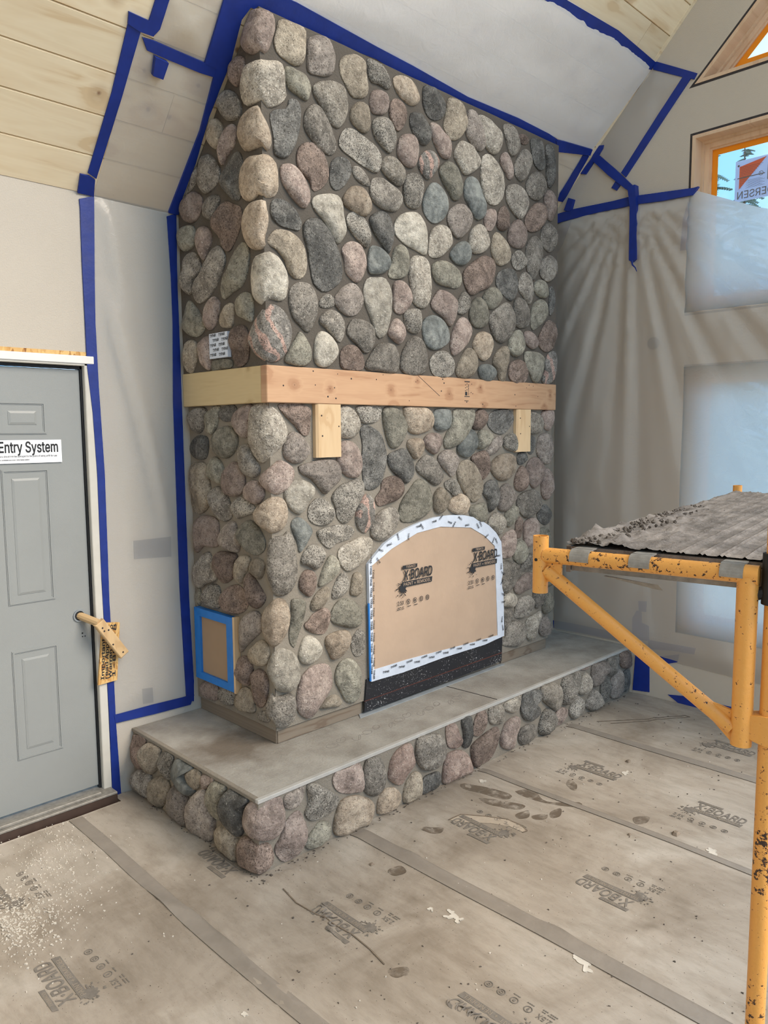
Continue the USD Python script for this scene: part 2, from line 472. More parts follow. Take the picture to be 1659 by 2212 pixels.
STONE = {
    'g': stone_mat('stone_grey', SS(134, 130, 124), SS(172, 167, 158), SS(70, 68, 66), SS(208, 202, 192), 0.44, 0.60),
    'l': stone_mat('stone_pale_granite', SS(165, 158, 146), SS(196, 189, 176), SS(90, 86, 80), SS(226, 221, 210), 0.43, 0.58),
    'L': stone_mat('stone_whitish', SS(178, 173, 160), SS(208, 203, 190), SS(110, 108, 100), SS(232, 228, 218), 0.38, 0.60),
    'd': stone_mat('stone_charcoal', SS(88, 92, 95), SS(128, 131, 131), SS(50, 52, 54), SS(176, 176, 172), 0.45, 0.62),
    's': stone_mat('stone_slate_blue', SS(110, 122, 126), SS(144, 154, 154), SS(76, 88, 94), SS(178, 184, 182), 0.36, 0.68),
    'p': stone_mat('stone_mauve', SS(158, 138, 132), SS(184, 166, 158), SS(98, 84, 80), SS(208, 195, 186), 0.42, 0.61),
    'P': stone_mat('stone_pink_granite', SS(172, 142, 132), SS(200, 172, 160), SS(104, 84, 78), SS(218, 202, 192), 0.41, 0.60),
    'r': stone_mat('stone_russet', SS(130, 110, 102), SS(160, 138, 128), SS(74, 58, 54), SS(186, 168, 158), 0.45, 0.62),
    't': stone_mat('stone_tan', SS(158, 146, 128), SS(186, 174, 154), SS(96, 86, 74), SS(212, 202, 184), 0.42, 0.61),
    'c': stone_mat('stone_sand', SS(180, 160, 138), SS(206, 188, 166), SS(112, 96, 82), SS(224, 212, 194), 0.41, 0.61),
    'n': stone_mat('stone_olive_grey', SS(134, 134, 122), SS(166, 165, 150), SS(78, 78, 70), SS(196, 194, 180), 0.42, 0.62),
    'k': stone_mat('stone_salt_and_pepper', SS(152, 149, 142), SS(186, 182, 173), SS(48, 48, 48), SS(214, 210, 200), 0.47, 0.60, sc=165.0),
    'q': stone_mat('stone_warm_grey', SS(144, 135, 130), SS(174, 164, 157), SS(78, 72, 70), SS(204, 195, 187), 0.43, 0.61),
    'b': stone_mat('stone_banded', SS(112, 112, 112), SS(158, 156, 152), SS(60, 60, 60), SS(196, 192, 186), 0.45, 0.62,
                   veins=((0.3, 0.2, 0.5), SS(184, 146, 136), 0.16)),
}
M = {}
M['mortar_wet'] = simple('mortar_wet', S3(92, 85, 76), 0.85, 0.14, 5.0, 0.004, 120.0)
M['mortar_dry'] = simple('mortar_dry', S3(140, 132, 119), 0.9, 0.10, 7.0, 0.004, 120.0)
M['concrete'] = mat('concrete_board', {
    'g': ('geometry', {}), 'n': ('noise_texture', {'scale': 5.0, 'detail': 7.0, 'roughness': 0.65}), 'r': ('rgb_ramp', {'ramp': [(0.3, S3(140, 134, 124)), (0.7, S3(180, 176, 167))]}),
    'ds': ('vector_math', {'math_type': 'distance', 'vector2': (-.16, .12, HT)}), 'dn': ('noise_texture', {'scale': 7.0, 'detail': 5.0}), 'da': ('math', {'math_type': 'multiply_add', 'value2': 0.45}),
    'dr': ('rgb_ramp', {'ramp': [(0.30, (.85, .85, .85)), (0.52, (0, 0, 0))]}), 'mx': ('mix_color', {'b': S3(106, 94, 80)}),
    'n2': ('noise_texture', {'scale': 90.0, 'detail': 4.0}), 'b': ('bump', {'strength': 1.0, 'distance': 0.0025}), 'p': ('principled_bsdf', {'roughness': 0.7})},
    [('g.position', 'n.vector'), ('n.fac', 'r.fac'), ('g.position', 'ds.vector1'), ('g.position', 'dn.vector'), ('dn.fac', 'da.value1'), ('ds.value', 'da.value3'), ('da.value', 'dr.fac'),
     ('dr.color', 'mx.fac'), ('r.color', 'mx.a'), ('mx.result', 'p.base_color'), ('g.position', 'n2.vector'), ('n2.fac', 'b.height'), ('b.normal', 'p.normal')])
M['edge'] = simple('board_edge', S3(186, 183, 176), 0.5, 0.10, 14.0, 0.001, 60.0)
M['wall'] = simple('wall_paint', S3(192, 184, 171), 0.75, 0.03, 2.0, 0.0012, 160.0)
M['wall_dim'] = simple('gable_paint', S3(198, 186, 168), 0.75, 0.03, 2.0, 0.0012, 160.0)
M['door'] = simple('door_paint', S3(146, 149, 147), 0.42, 0.03, 3.0, 0.0003, 300.0)
M['jamb'] = simple('jamb_primer', S3(205, 202, 192), 0.6, 0.05, 9.0)
M['white'] = simple('white_primer', S3(232, 230, 226), 0.6, 0.04, 9.0)
M['black_rubber'] = simple('black_rubber', S3(22, 22, 24), 0.6, 0.1)
M['dark_gap'] = simple('dark_gap', S3(60, 54, 52), 0.9, 0.2, 30.0)
M['blue'] = simple('blue_tape', S3(14, 44, 128), 0.5, 0.14, 12.0, 0.0006, 70.0)
M['blue_light'] = simple('light_blue_tape', S3(38, 120, 200), 0.5, 0.08, 20.0, 0.0004, 90.0)
M['grey_tape'] = simple('grey_tape', S3(96, 98, 104), 0.5, 0.1, 20.0)
M['kraft'] = simple('kraft_paper', S3(188, 163, 140), 0.8, 0.05, 6.0, 0.0008, 40.0)
M['kraft_dark'] = simple('kraft_paper_aged', S3(166, 140, 112), 0.8, 0.05, 6.0)
M['ink'] = simple('black_ink', S3(38, 40, 44), 0.7, 0.05)
M['ink_faded'] = simple('worn_ink', S3(124, 117, 108), 0.8, 0.18, 40.0)
M['paper_letter'] = simple('paper_lettering', S3(180, 160, 140), 0.8, 0.05)
M['paper_letter_floor'] = simple('worn_paper_lettering', S3(150, 138, 122), 0.8, 0.05)
M['house_tape'] = simple('white_wrap_tape', S3(214, 222, 234), 0.4, 0.06, 18.0, 0.0012, 45.0)
M['galv'] = simple('galvanised_steel', S3(168, 174, 178), 0.35, 0.12, 25.0, 0.0004, 60.0, metallic=0.8)
M['steel_dull'] = simple('dull_zinc', S3(150, 146, 138), 0.6, 0.22, 40.0, 0.0008, 90.0, metallic=0.35)
M['sign_white'] = simple('sign_white', S3(244, 244, 246), 0.4, 0.01)
M['text_black'] = simple('print_black', S3(20, 20, 22), 0.5, 0.02)
M['orange_film'] = mat('orange_film', {'d': ('diffuse_bsdf', {'color': S3(255, 190, 80)}), 't': ('translucent_bsdf', {'color': S3(255, 190, 80)}), 'x': ('mix_closure', {'fac': 0.75})},
                       [('d.BSDF', 'x.closure1'), ('t.BSDF', 'x.closure2')], surface='x.closure')
M['black_metal'] = mat('black_metal_spattered', {
    'g': ('geometry', {}), 'n': ('noise_texture', {'scale': 150.0, 'detail': 2.0}), 'm': ('noise_texture', {'scale': 5.0, 'detail': 3.0}),
    'a': ('math', {'math_type': 'multiply_add', 'value2': 0.30}), 'r': ('rgb_ramp', {'ramp': [(0.815, S3(28, 29, 34)), (0.845, S3(190, 190, 188))]}),
    'p': ('principled_bsdf', {'roughness': 0.4})},
    [('g.position', 'n.vector'), ('g.position', 'm.vector'), ('m.fac', 'a.value1'), ('n.fac', 'a.value3'), ('a.value', 'r.fac'), ('r.color', 'p.base_color')])
M['yellow'] = mat('chipped_yellow_paint', {
    'g': ('geometry', {}), 'n': ('noise_texture', {'scale': 78.0, 'detail': 4.0, 'roughness': 0.72}), 'm': ('noise_texture', {'scale': 4.5, 'detail': 3.0}),
    'a': ('math', {'math_type': 'multiply_add', 'value2': 0.42}),
    'r': ('rgb_ramp', {'ramp': [(0.0, S3(228, 158, 64)), (0.802, S3(232, 166, 84)), (0.828, S3(150, 92, 40)), (0.852, S3(58, 42, 32)), (1.0, S3(48, 38, 32))]}),
    'b': ('bump', {'strength': 0.6, 'distance': 0.002, 'invert': True}), 'p': ('principled_bsdf', {'roughness': 0.36, 'specular_ior_level': 0.5})},
    [('g.position', 'n.vector'), ('g.position', 'm.vector'), ('m.fac', 'a.value1'), ('n.fac', 'a.value3'), ('a.value', 'r.fac'), ('r.color', 'p.base_color'), ('a.value', 'b.height'), ('b.normal', 'p.normal')])


def wood(name, a, b, knot, along='x', across=('y', 1.42), grain=1.0, kr=0.035, kscale=2.2, rough=0.55):
    """Sawn softwood seen on the plane of ALONG and ACROSS: soft stretched grain and sparse knots with a halo."""
    N = {'g': ('geometry', {}), 'oi': ('object_info', {}), 'om': ('math', {'math_type': 'multiply', 'value2': 37.0}), 'sp': ('separate_xyz', {}),
         'ua': ('math', {'math_type': 'add'}), 'va_': ('math', {'math_type': 'multiply', 'value2': across[1]}), 'cb': ('combine_xyz', {}),
         'mp': ('mapping', {'scale': (0.9 * grain, 9.0 * grain, 1.0)}),
         'k': ('voronoi_texture', {'dimensions': '2D', 'scale': kscale, 'feature': 'f1', 'randomness': 1.0}),
         'kw': ('noise_texture', {'scale': 18.0, 'detail': 2.0}), 'kd': ('math', {'math_type': 'multiply_add', 'value2': 0.05}),
         'sw': ('map_range', {'from_min': 0.0, 'from_max': 0.22, 'to_min': 0.35, 'to_max': 0.0, 'clamp': True}),
         'n': ('noise_texture', {'scale': 1.5, 'detail': 3.0, 'roughness': 0.5, 'distortion': 0.5}), 'ns': ('math', {'math_type': 'add'}),
         'fr': ('math', {'math_type': 'multiply', 'value2': 4.0}), 'fc': ('math', {'math_type': 'pingpong', 'value2': 1.0}),
         'n2': ('noise_texture', {'scale': 9.0, 'detail': 3.0}), 'ad': ('math', {'math_type': 'multiply_add', 'value2': 0.5}),
         'r': ('rgb_ramp', {'ramp': [(0.15, a), (0.8, tuple(x * .7 + y * .3 for x, y in zip(a, b))), (1.0, tuple(x * .35 + y * .65 for x, y in zip(a, b)))]}),
         'rk': ('rgb_ramp', {'ramp': [(0.0, (1, 1, 1)), (kr, (0.8, 0.8, 0.8)), (kr * 1.5, (0.25, 0.25, 0.25)), (min(.9, kr * 4.0), (0, 0, 0))]}),
         'mx': ('mix_color', {'b': knot}), 'hr': ('map_range', {'to_min': 0.90, 'to_max': 1.08}), 'h': ('hsv', {}),
         'p': ('principled_bsdf', {'roughness': rough, 'specular_ior_level': 0.35})}
    L = [('g.position', 'sp.vector'), ('oi.random', 'om.value1'), (f'sp.{along}', 'ua.value1'), ('om.value', 'ua.value2'), (f'sp.{across[0]}', 'va_.value1'),
         ('ua.value', 'cb.x'), ('va_.value', 'cb.y'), ('cb.vector', 'mp.vector'), ('cb.vector', 'k.vector'), ('cb.vector', 'kw.vector'),
         ('kw.fac', 'kd.value1'), ('k.distance', 'kd.value3'), ('kd.value', 'rk.fac'), ('k.distance', 'sw.value'),
         ('mp.vector', 'n.vector'), ('n.fac', 'ns.value1'), ('sw.result', 'ns.value2'), ('ns.value', 'fr.value1'), ('fr.value', 'fc.value1'),
         ('mp.vector', 'n2.vector'), ('n2.fac', 'ad.value1'), ('fc.value', 'ad.value3'), ('ad.value', 'r.fac'),
         ('rk.color', 'mx.fac'), ('r.color', 'mx.a'), ('mx.result', 'h.color'), ('oi.random', 'hr.value'), ('hr.result', 'h.value'), ('h.color', 'p.base_color')]
    return mat(name, N, L)


M['pine'] = wood('pine_ceiling_boards', S3(246, 228, 194), S3(216, 184, 138), S3(120, 76, 46))
M['fir_front'] = wood('reddish_fir', S3(206, 166, 130), S3(172, 126, 92), S3(110, 64, 44), 'x', ('z', 1.0), 1.5, 0.03, 4.2)
M['pine_side'] = wood('yellow_pine', S3(206, 184, 140), S3(182, 156, 112), S3(118, 88, 56), 'y', ('z', 1.0), 1.5, 0.03, 4.0)
M['pine_block'] = wood('pine_block', S3(228, 198, 156), S3(206, 168, 124), S3(128, 86, 54), 'z', ('x', 1.0), 1.6, 0.012, 4.0)
M['frame_wood'] = wood('window_frame_wood', S3(228, 196, 162), S3(208, 170, 134), S3(190, 150, 116), 'z', ('y', 1.0), 1.6, 0.004, 2.0)
M['stick'] = wood('latch_wood', S3(206, 176, 132), S3(184, 150, 108), S3(120, 84, 54), 'z', ('x', 1.0), 1.6, 0.006, 5.0)
M['base_wood'] = wood('mortar_smeared_wood', S3(142, 130, 114), S3(112, 92, 76), S3(90, 70, 56), 'x', ('z', 1.0), 2.4, 0.01, 4.0, 0.85)
M['osb'] = mat('strand_board', {'g': ('geometry', {}), 'mp': ('mapping', {'scale': (1.0, 1.0, 0.45)}), 'v': ('voronoi_texture', {'scale': 90.0}), 'hs': ('hsv', {'saturation': 0.0}),
                                'r': ('rgb_ramp', {'ramp': [(0.1, S3(140, 92, 44)), (0.5, S3(196, 146, 80)), (0.9, S3(222, 184, 120))]}),
                                'p': ('principled_bsdf', {'roughness': 0.7})},
                [('g.position', 'mp.vector'), ('mp.vector', 'v.vector'), ('v.color', 'hs.color'), ('hs.color', 'r.fac'), ('r.color', 'p.base_color')])
def plastic(name, veil, back, tcol=(0.95, 0.93, 0.90), dcol=(0.84, 0.79, 0.72)):
    return mat(name, {
        'g': ('geometry', {}), 'n': ('noise_texture', {'scale': 16.0, 'detail': 4.0, 'roughness': 0.6, 'distortion': 1.5}), 'b': ('bump', {'strength': 0.5, 'distance': 0.004}),
        'tr': ('transparent_bsdf', {'color': (0.96, 0.96, 0.95)}), 'd': ('diffuse_bsdf', {'color': dcol}), 't': ('translucent_bsdf', {'color': tcol}),
        'gl': ('glossy_bsdf', {'color': (1, 1, 1), 'roughness': 0.22}), 'dt': ('mix_closure', {'fac': back}), 'v': ('mix_closure', {'fac': veil}), 'fr': ('fresnel', {'IOR': 1.33}), 'o': ('mix_closure', {})},
        [('g.position', 'n.vector'), ('n.fac', 'b.height'), ('b.normal', 'd.normal'), ('b.normal', 'gl.normal'), ('b.normal', 't.normal'),
         ('d.BSDF', 'dt.closure1'), ('t.BSDF', 'dt.closure2'), ('tr.BSDF', 'v.closure1'), ('dt.closure', 'v.closure2'), ('fr.fac', 'o.fac'), ('v.closure', 'o.closure1'), ('gl.BSDF', 'o.closure2')], surface='o.closure')


M['plastic'] = plastic('plastic_sheeting', 0.48, 0.40)
M['plastic_top'] = plastic('ceiling_plastic_sheeting', 0.72, 0.05, dcol=(0.95, 0.90, 0.85))
M['plastic_wall'] = plastic('wall_plastic_sheeting', 0.55, 0.25, dcol=(0.80, 0.72, 0.62))
M['plastic_milky'] = plastic('window_plastic_sheeting', 0.93, 0.90, (0.80, 0.93, 1.0))
M['glass'] = mat('window_glass', {'tr': ('transparent_bsdf', {'color': (0.97, 0.99, 1.0)}), 'gl': ('glossy_bsdf', {'color': (1, 1, 1), 'roughness': 0.02}), 'fr': ('fresnel', {'IOR': 1.45}), 'o': ('mix_closure', {})},
                 [('fr.fac', 'o.fac'), ('tr.BSDF', 'o.closure1'), ('gl.BSDF', 'o.closure2')], surface='o.closure')
M['sticker'] = mat('window_sticker', {'d': ('diffuse_bsdf', {'color': S3(225, 232, 245)}), 't': ('translucent_bsdf', {'color': S3(215, 228, 250)}), 'x': ('mix_closure', {'fac': 0.5})},
                   [('d.BSDF', 'x.closure1'), ('t.BSDF', 'x.closure2')], surface='x.closure')
M['sticker_orange'] = mat('sticker_orange', {'d': ('diffuse_bsdf', {'color': S3(255, 160, 125)}), 't': ('translucent_bsdf', {'color': S3(255, 165, 130)}), 'x': ('mix_closure', {'fac': 0.5})},
                          [('d.BSDF', 'x.closure1'), ('t.BSDF', 'x.closure2')], surface='x.closure')
M['sticker_grey'] = simple('sticker_grey', S3(120, 116, 112), 0.6, 0.03)
# floor paper: brown board with scuffs, damp marks and dusty pale areas
M['floor_paper'] = mat('floor_paper', {
    'g': ('geometry', {}), 'n1': ('noise_texture', {'scale': 1.7, 'detail': 6.0, 'roughness': 0.62, 'distortion': 0.8}), 'mp': ('mapping', {'scale': (2.2, 0.7, 1)}),
    'n2': ('noise_texture', {'scale': 9.0, 'detail': 6.0, 'roughness': 0.7}), 'n3': ('noise_texture', {'scale': 160.0, 'detail': 2.0}),
    'r1': ('rgb_ramp', {'ramp': [(0.28, S3(140, 128, 113)), (0.5, S3(171, 160, 146)), (0.72, S3(194, 186, 174))]}),
    'r2': ('rgb_ramp', {'ramp': [(0.30, (0.80, 0.79, 0.77)), (0.55, (1, 1, 1)), (0.75, (1.0, 1.0, 1.0))]}), 'm': ('mix_color', {'blend_type': 'multiply', 'fac': 1.0}),
    'r3': ('rgb_ramp', {'ramp': [(0.72, (0, 0, 0)), (0.74, (1, 1, 1))]}), 'md': ('mix_color', {'b': S3(74, 64, 54)}),
    'bp': ('bump', {'strength': 0.7, 'distance': 0.004}), 'p': ('principled_bsdf', {'roughness': 0.66, 'specular_ior_level': 0.4})},
    [('g.position', 'n1.vector'), ('g.position', 'mp.vector'), ('mp.vector', 'n2.vector'), ('n1.fac', 'r1.fac'), ('n2.fac', 'r2.fac'), ('r1.color', 'm.a'), ('r2.color', 'm.b'),
     ('g.position', 'n3.vector'), ('n3.fac', 'r3.fac'), ('r3.color', 'md.fac'), ('m.result', 'md.a'), ('md.result', 'p.base_color'), ('n2.fac', 'bp.height'), ('bp.normal', 'p.normal')])
M['seam_tape'] = simple('grey_seam_tape', S3(148, 139, 128), 0.45, 0.08, 14.0, 0.001, 60.0)
M['stain'] = mat('damp_stain', {'g': ('geometry', {}), 'n': ('noise_texture', {'scale': 22.0, 'detail': 5.0, 'roughness': 0.65}), 'r': ('rgb_ramp', {'ramp': [(0.34, (0.0, 0, 0)), (0.56, (.75, .75, .75))]}),
                                'p': ('principled_bsdf', {'base_color': S3(112, 97, 80), 'roughness': 0.55}), 't': ('transparent_bsdf', {}), 'x': ('mix_closure', {})},
                 [('g.position', 'n.vector'), ('n.fac', 'r.fac'), ('r.color', 'x.fac'), ('t.BSDF', 'x.closure1'), ('p.BSDF', 'x.closure2')], surface='x.closure')
M['torn'] = simple('torn_paper_core', S3(184, 170, 152), 0.9, 0.08, 30.0)
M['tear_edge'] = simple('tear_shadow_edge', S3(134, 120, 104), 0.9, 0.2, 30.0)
M['chip'] = simple('plaster_chip', S3(212, 205, 192), 0.8, 0.06, 30.0)
M['deck'] = mat('mortar_dusted_deck', {
    'g': ('geometry', {}), 'n': ('noise_texture', {'scale': 9.0, 'detail': 6.0, 'roughness': 0.7}), 'n2': ('noise_texture', {'scale': 70.0, 'detail': 4.0, 'roughness': 0.7}),
    'r': ('rgb_ramp', {'ramp': [(0.35, S3(98, 92, 86)), (0.65, S3(146, 138, 130))]}), 'b': ('bump', {'strength': 1.0, 'distance': 0.006}), 'p': ('principled_bsdf', {'roughness': 0.9})},
    [('g.position', 'n.vector'), ('g.position', 'n2.vector'), ('n.fac', 'r.fac'), ('r.color', 'p.base_color'), ('n2.fac', 'b.height'), ('b.normal', 'p.normal')])
M['crumb'] = simple('mortar_crumb', S3(96, 88, 80), 0.95, 0.2, 50.0, 0.002, 150.0)
M['bark'] = simple('bark', S3(96, 80, 66), 0.9, 0.2, 20.0)
M['needles'] = simple('spruce_needles', S3(134, 166, 164), 0.8, 0.25, 3.0)
M['meadow'] = simple('dry_gravel_ground', S3(196, 182, 160), 0.95, 0.15, 0.8)

# ================================================================ the setting
def P(n):
    return PLAN[n][1]


import shapely

# ---- floor, back wall, gable wall
obj('floor', bx(-4.5, RX + .15, -5.2, D + .15, -.12, -.002), simple('subfloor', S3(150, 130, 104), 0.8), kind='structure')
DX0, DX1, DZ1 = -1.512, -0.505, 2.112                       # rough opening of the door
back_poly = sbox(-4.5, -.12, RX + .15, ZC + .1).difference(sbox(DX0, -.2, DX1, DZ1))
obj('wall_back', slab(back_poly, BW, -.13, 0), M['wall'], kind='structure')
WIN = {1: Polygon([(.69, 3.833), (2.2, 3.833), (2.2, 5.343)]), 2: sbox(.694, 2.488, 2.2, 3.546), 3: sbox(.704, .48, 2.2, 2.168)}
RIDGE = 3.0
gable_poly = Polygon([(-D - .13, -.12), (-D - .13, ZC + .02), (-D, ZC), (RIDGE, ZC + SL * (D + RIDGE)), (RIDGE + .5, ZC + SL * (D + RIDGE)), (RIDGE + .5, -.12)])
for w in WIN.values():
    gable_poly = gable_poly.difference(w)
gable_poly = gable_poly.difference(sbox(2.40, .1, RIDGE + .4, 5.6))
obj('wall_left', bx(-3.72, -3.6, -5.0, D + .02, -.12, 7.0), M['wall'], kind='structure')
obj('wall_right', slab(gable_poly, RW, -.15, 0), M['wall_dim'], kind='structure')

# ---- ceiling: boards one by one
ceil_root = thing('ceiling', loc=(0, D, ZC), kind='structure')
obj('roof_deck', slab(sbox(-4.5, -.06, RX + .15, Q * (D + RIDGE)), CE, -.10, -.02), M['dark_gap'], ceil_root)
BWID = 0.1785
joints = {1: [-2.6, .95], 2: [-2.9], 3: [-.245, -3.2], 4: [-1.75], 5: [-2.4], 6: [1.45], 7: [.35], 8: [2.35], 9: [1.7], 10: [2.41], 11: [.8], 12: [1.9]}
for k in range(0, 20):
    cuts = [-4.5] + sorted(joints.get(k + 1, [random.uniform(-3, 2)])) + [RX]
    for x0, x1 in zip(cuts[:-1], cuts[1:]):
        t0, t1 = k * BWID, (k + 1) * BWID
        v = []
        e = .0045
        # board with eased edges: V-groove between neighbours
        prof = [(t0 + .0008, -.02), (t0 + .0008, -.006), (t0 + e, 0.0), (t1 - e, 0.0), (t1 - .0008, -.006), (t1 - .0008, -.02)]
        xa, xb = x0 + .0012, x1 - .0012
        A = np.array([CE(xa, t, h) for t, h in prof]); B = np.array([CE(xb, t, h) for t, h in prof])
        obj('board', trimesh.convex.convex_hull(np.vstack([A, B])), M['pine'], ceil_root)
obj('trim_1', slab(sbox(RX - .030, .0, RX - .001, Q * (D + RIDGE)), CE, 0.0, .0025), M['pine'], kind='structure')

# ---- windows in the gable wall
for k, wp in WIN.items():
    wr = thing(f'window_{k}', loc=(RX, -wp.bounds[0], wp.bounds[1]), kind='structure')
    gap = wp.buffer(.010, join_style=2).difference(wp.buffer(-.004, join_style=2))
    obj('shim_gap', slab(gap, RW, -.012, .0008), M['dark_gap'], wr)
    a = wp.buffer(-.004, join_style=2)
    for name, t0, t1, h0, h1 in (('jamb', 0, .020, -.150, .003), ('frame_step', .020, .034, -.150, -.085), ('sash', .034, .060, -.150, -.105), ('sash_bead', .060, .070, -.150, -.122)):
        ring = a.buffer(-t0, join_style=2).difference(a.buffer(-t1, join_style=2))
        obj(name, slab(ring, RW, h0, h1), M['frame_wood'], wr)
    ring = a.buffer(-.070, join_style=2).difference(a.buffer(-.104, join_style=2))
    obj('orange_film', slab(ring, RW, -.1335, -.132), M['orange_film'], wr)
    obj('pane', slab(a.buffer(-.06, join_style=2), RW, -.140, -.136), M['glass'], wr)
    if k == 2:                                            # maker's sticker on the outside of the glass, read through it in reverse
        s0, s1, z0, z1 = .905, 1.52, 3.135, 3.372
        obj('glass_sticker', slab(sbox(s0, z0, s1, z1), RW, -.1425, -.1412), M['sticker'], wr)
        hh = -.1355
        tri = Polygon([(s0 + .026, z1 - .036), (s0 + .178, z1 - .010), (s0 + .026, z0 + .070)])
        tri2 = Polygon([(s0 + .192, z1 - .010), (s0 + .42, z1 - .010), (s0 + .42, z1 - .17)])
        obj('sticker_triangle', slab(unary_union([tri, tri2]), RW, hh, hh + .0004), M['sticker_orange'], wr)
        grey = Polygon([(s0 + .186, z1 - .02), (s0 + .42, z1 - .18), (s0 + .42, z0 + .075), (s0 + .186, z0 + .095)])
        obj('sticker_block', slab(grey, RW, hh, hh + .0004), M['sticker_grey'], wr)
        bars = [sbox(s0 + .015, z1 - .105, s0 + .172, z1 - .100), sbox(s0 + .19, z1 - .075, s0 + .4, z1 - .068)]
        for r in range(9):
            bars.append(sbox(s0 + .065 + .012 * (r % 2), z0 + .070 + r * .0055, s0 + .172 - .012 * (r % 3), z0 + .0713 + r * .0055))
        for r in range(14):
            bars.append(sbox(s0 + .03, z1 - .042 - r * .009, s0 + .03 + max(.01, .13 - r * .0105), z1 - .0432 - r * .009))
        ring_ = Point(s0 + .150, z0 + .138).buffer(.013).difference(Point(s0 + .150, z0 + .138).buffer(.0105)).union(LineString([(s0 + .141, z0 + .147), (s0 + .159, z0 + .129)]).buffer(.0012))
        bars += [ring_, Point(s0 + .02, z1 - .03).buffer(.006)]
        obj('sticker_lines', slab(unary_union(bars), RW, hh + .0005, hh + .0009), M['sticker_grey'], wr, kind='stuff')
        tx = text('ANDERSEN', .043, bold=False)
        wtx = tx.bounds[1][0]
        sx = .285 / wtx
        # reads from outside, so it is reversed from inside; word ends at the near-wall side
        obj('sticker_lettering', put(tx, RW, (s0 + .018 + .285, z0 + .014), 0, hh + .0004, sx=sx, mirror=True), M['sticker_grey'], wr, kind='stuff')

# ---- door in the back wall
dr = thing('door_1', loc=(-1.01, D, 0), kind='structure')
FACE = -.030                                               # door face sits behind the wall plane
sx0, sx1, sz0, sz1 = -1.472, -.556, .0745, 2.069
obj('slab', bx(sx0, sx1, D - FACE, D - FACE + .044, sz0, sz1, .002), M['door'], dr)
cols = [(-1.272 - .068, -1.117), (-.905, -.742)]
rows = [(1.776, 1.920), (1.022, 1.624), (.311, .815)]
DF = Frame((0, D - FACE, 0), (1, 0, 0), (0, 0, 1), (0, -1, 0))
for (px0, px1) in [(-1.312, -1.108), (-.920, -.716)]:
    for (pz0, pz1) in rows:
        o = sbox(px0, pz0, px1, pz1)
        pn = holder('panel', dr)
        mold = []
        for t, w_, h_ in ((0, .004, .003), (.004, .006, .0055), (.010, .005, .002)):
            mold.append(slab(o.buffer(-t, join_style=2).difference(o.buffer(-t - w_, join_style=2)), DF, -.001, h_))
        obj('moulding', mold, M['door'], pn)
        c = o.buffer(-.042, join_style=2)
        if c.is_empty:
            continue
        b0 = np.array(c.exterior.coords)[:-1]; b1 = np.array(c.buffer(-.010, join_style=2).exterior.coords)[:-1]
        V = np.vstack([DF(b0[:, 0], b0[:, 1], -.001), DF(b0[:, 0], b0[:, 1], .0012), DF(b1[:, 0], b1[:, 1], .004)])
        obj('raised_field', trimesh.convex.convex_hull(V), M['door'], pn)
obj('weatherstrip', [bx(-.5555, -.546, D + .022, D + .05, .05, 2.085), bx(-1.49, -.546, D + .022, D + .05, 2.072, 2.085)], M['black_rubber'], dr)
obj('jamb', [bx(-.5455, -.505, D - .004, D + .10, 0.0, 2.1125, .003), bx(-1.512, -1.474, D - .004, D + .10, 0, 2.1125, .003), bx(-1.512, -.505, D - .004, D + .10, 2.0855, 2.1125, .002)], M['jamb'], dr)
obj('head_casing', bx(-1.53, -.5, D - .010, D + .02, 2.094, 2.130, .003), M['white'], dr)
obj('threshold', [bx(-1.50, -.51, D - .075, D + .08, .048, .060, .003), bx(-1.50, -.58, D - .055, D - .030, .060, .074, .003)], M['steel_dull'], dr)
obj('sill', bx(-1.50, -.508, D - .070, D + .09, .002, .048, .003), simple('brown_sill', S3(66, 50, 42), 0.5, 0.15, 30.0), dr)
ring = Point(-.611, .925).buffer(.029, 24).difference(Point(-.611, .925).buffer(.0225, 24))
obj('bore_ring', slab(ring, DF, -.002, .006), M['galv'], dr)
obj('bore_hole', slab(Point(-.611, .925).buffer(.0226, 24), DF, -.001, .0006), M['black_rubber'], dr)
obj('screw_hole', slab(unary_union([Point(-.600, .838).buffer(.004), Point(-.600, .822).buffer(.003), Point(-.588, .822).buffer(.003)]), DF, -.001, .0006), M['black_rubber'], dr, kind='stuff')
obj('wall_strip', slab(sbox(-1.53, 2.131, -.53, 2.148), BW, -.02, .0015), M['osb'], dr, label='rough strand board edge above the door')

sg = thing('door_sign', 'white sign reading Entry System across the grey door', 'sign', (-.9, D - FACE, 1.649))
obj('sign_board', slab(sbox(-1.30, 1.649, -.656, 1.751), DF, .004, .0062), M['sign_white'], sg)
t_ = text('Entry System', .046)
wt = t_.bounds[1][0]; k_ = .256 / wt
obj('lettering', put(t_, DF, (-.672 - wt * k_, 1.697), 0, .0063, sx=k_), M['text_black'], sg, kind='stuff')
t_ = text('Doors should not be damaged to the point of being unfit for use', .008, False)
obj('lettering', put(t_, DF, (-.678 - t_.bounds[1][0] * .78, 1.676), 0, .0063, sx=.78), M['text_black'], sg, kind='stuff')
t_ = text('are also available as a non-returnable option', .007, False)
obj('lettering', put(t_, DF, (-.80 - t_.bounds[1][0] * .7, 1.661), 0, .0063, sx=.7), M['text_black'], sg, kind='stuff')

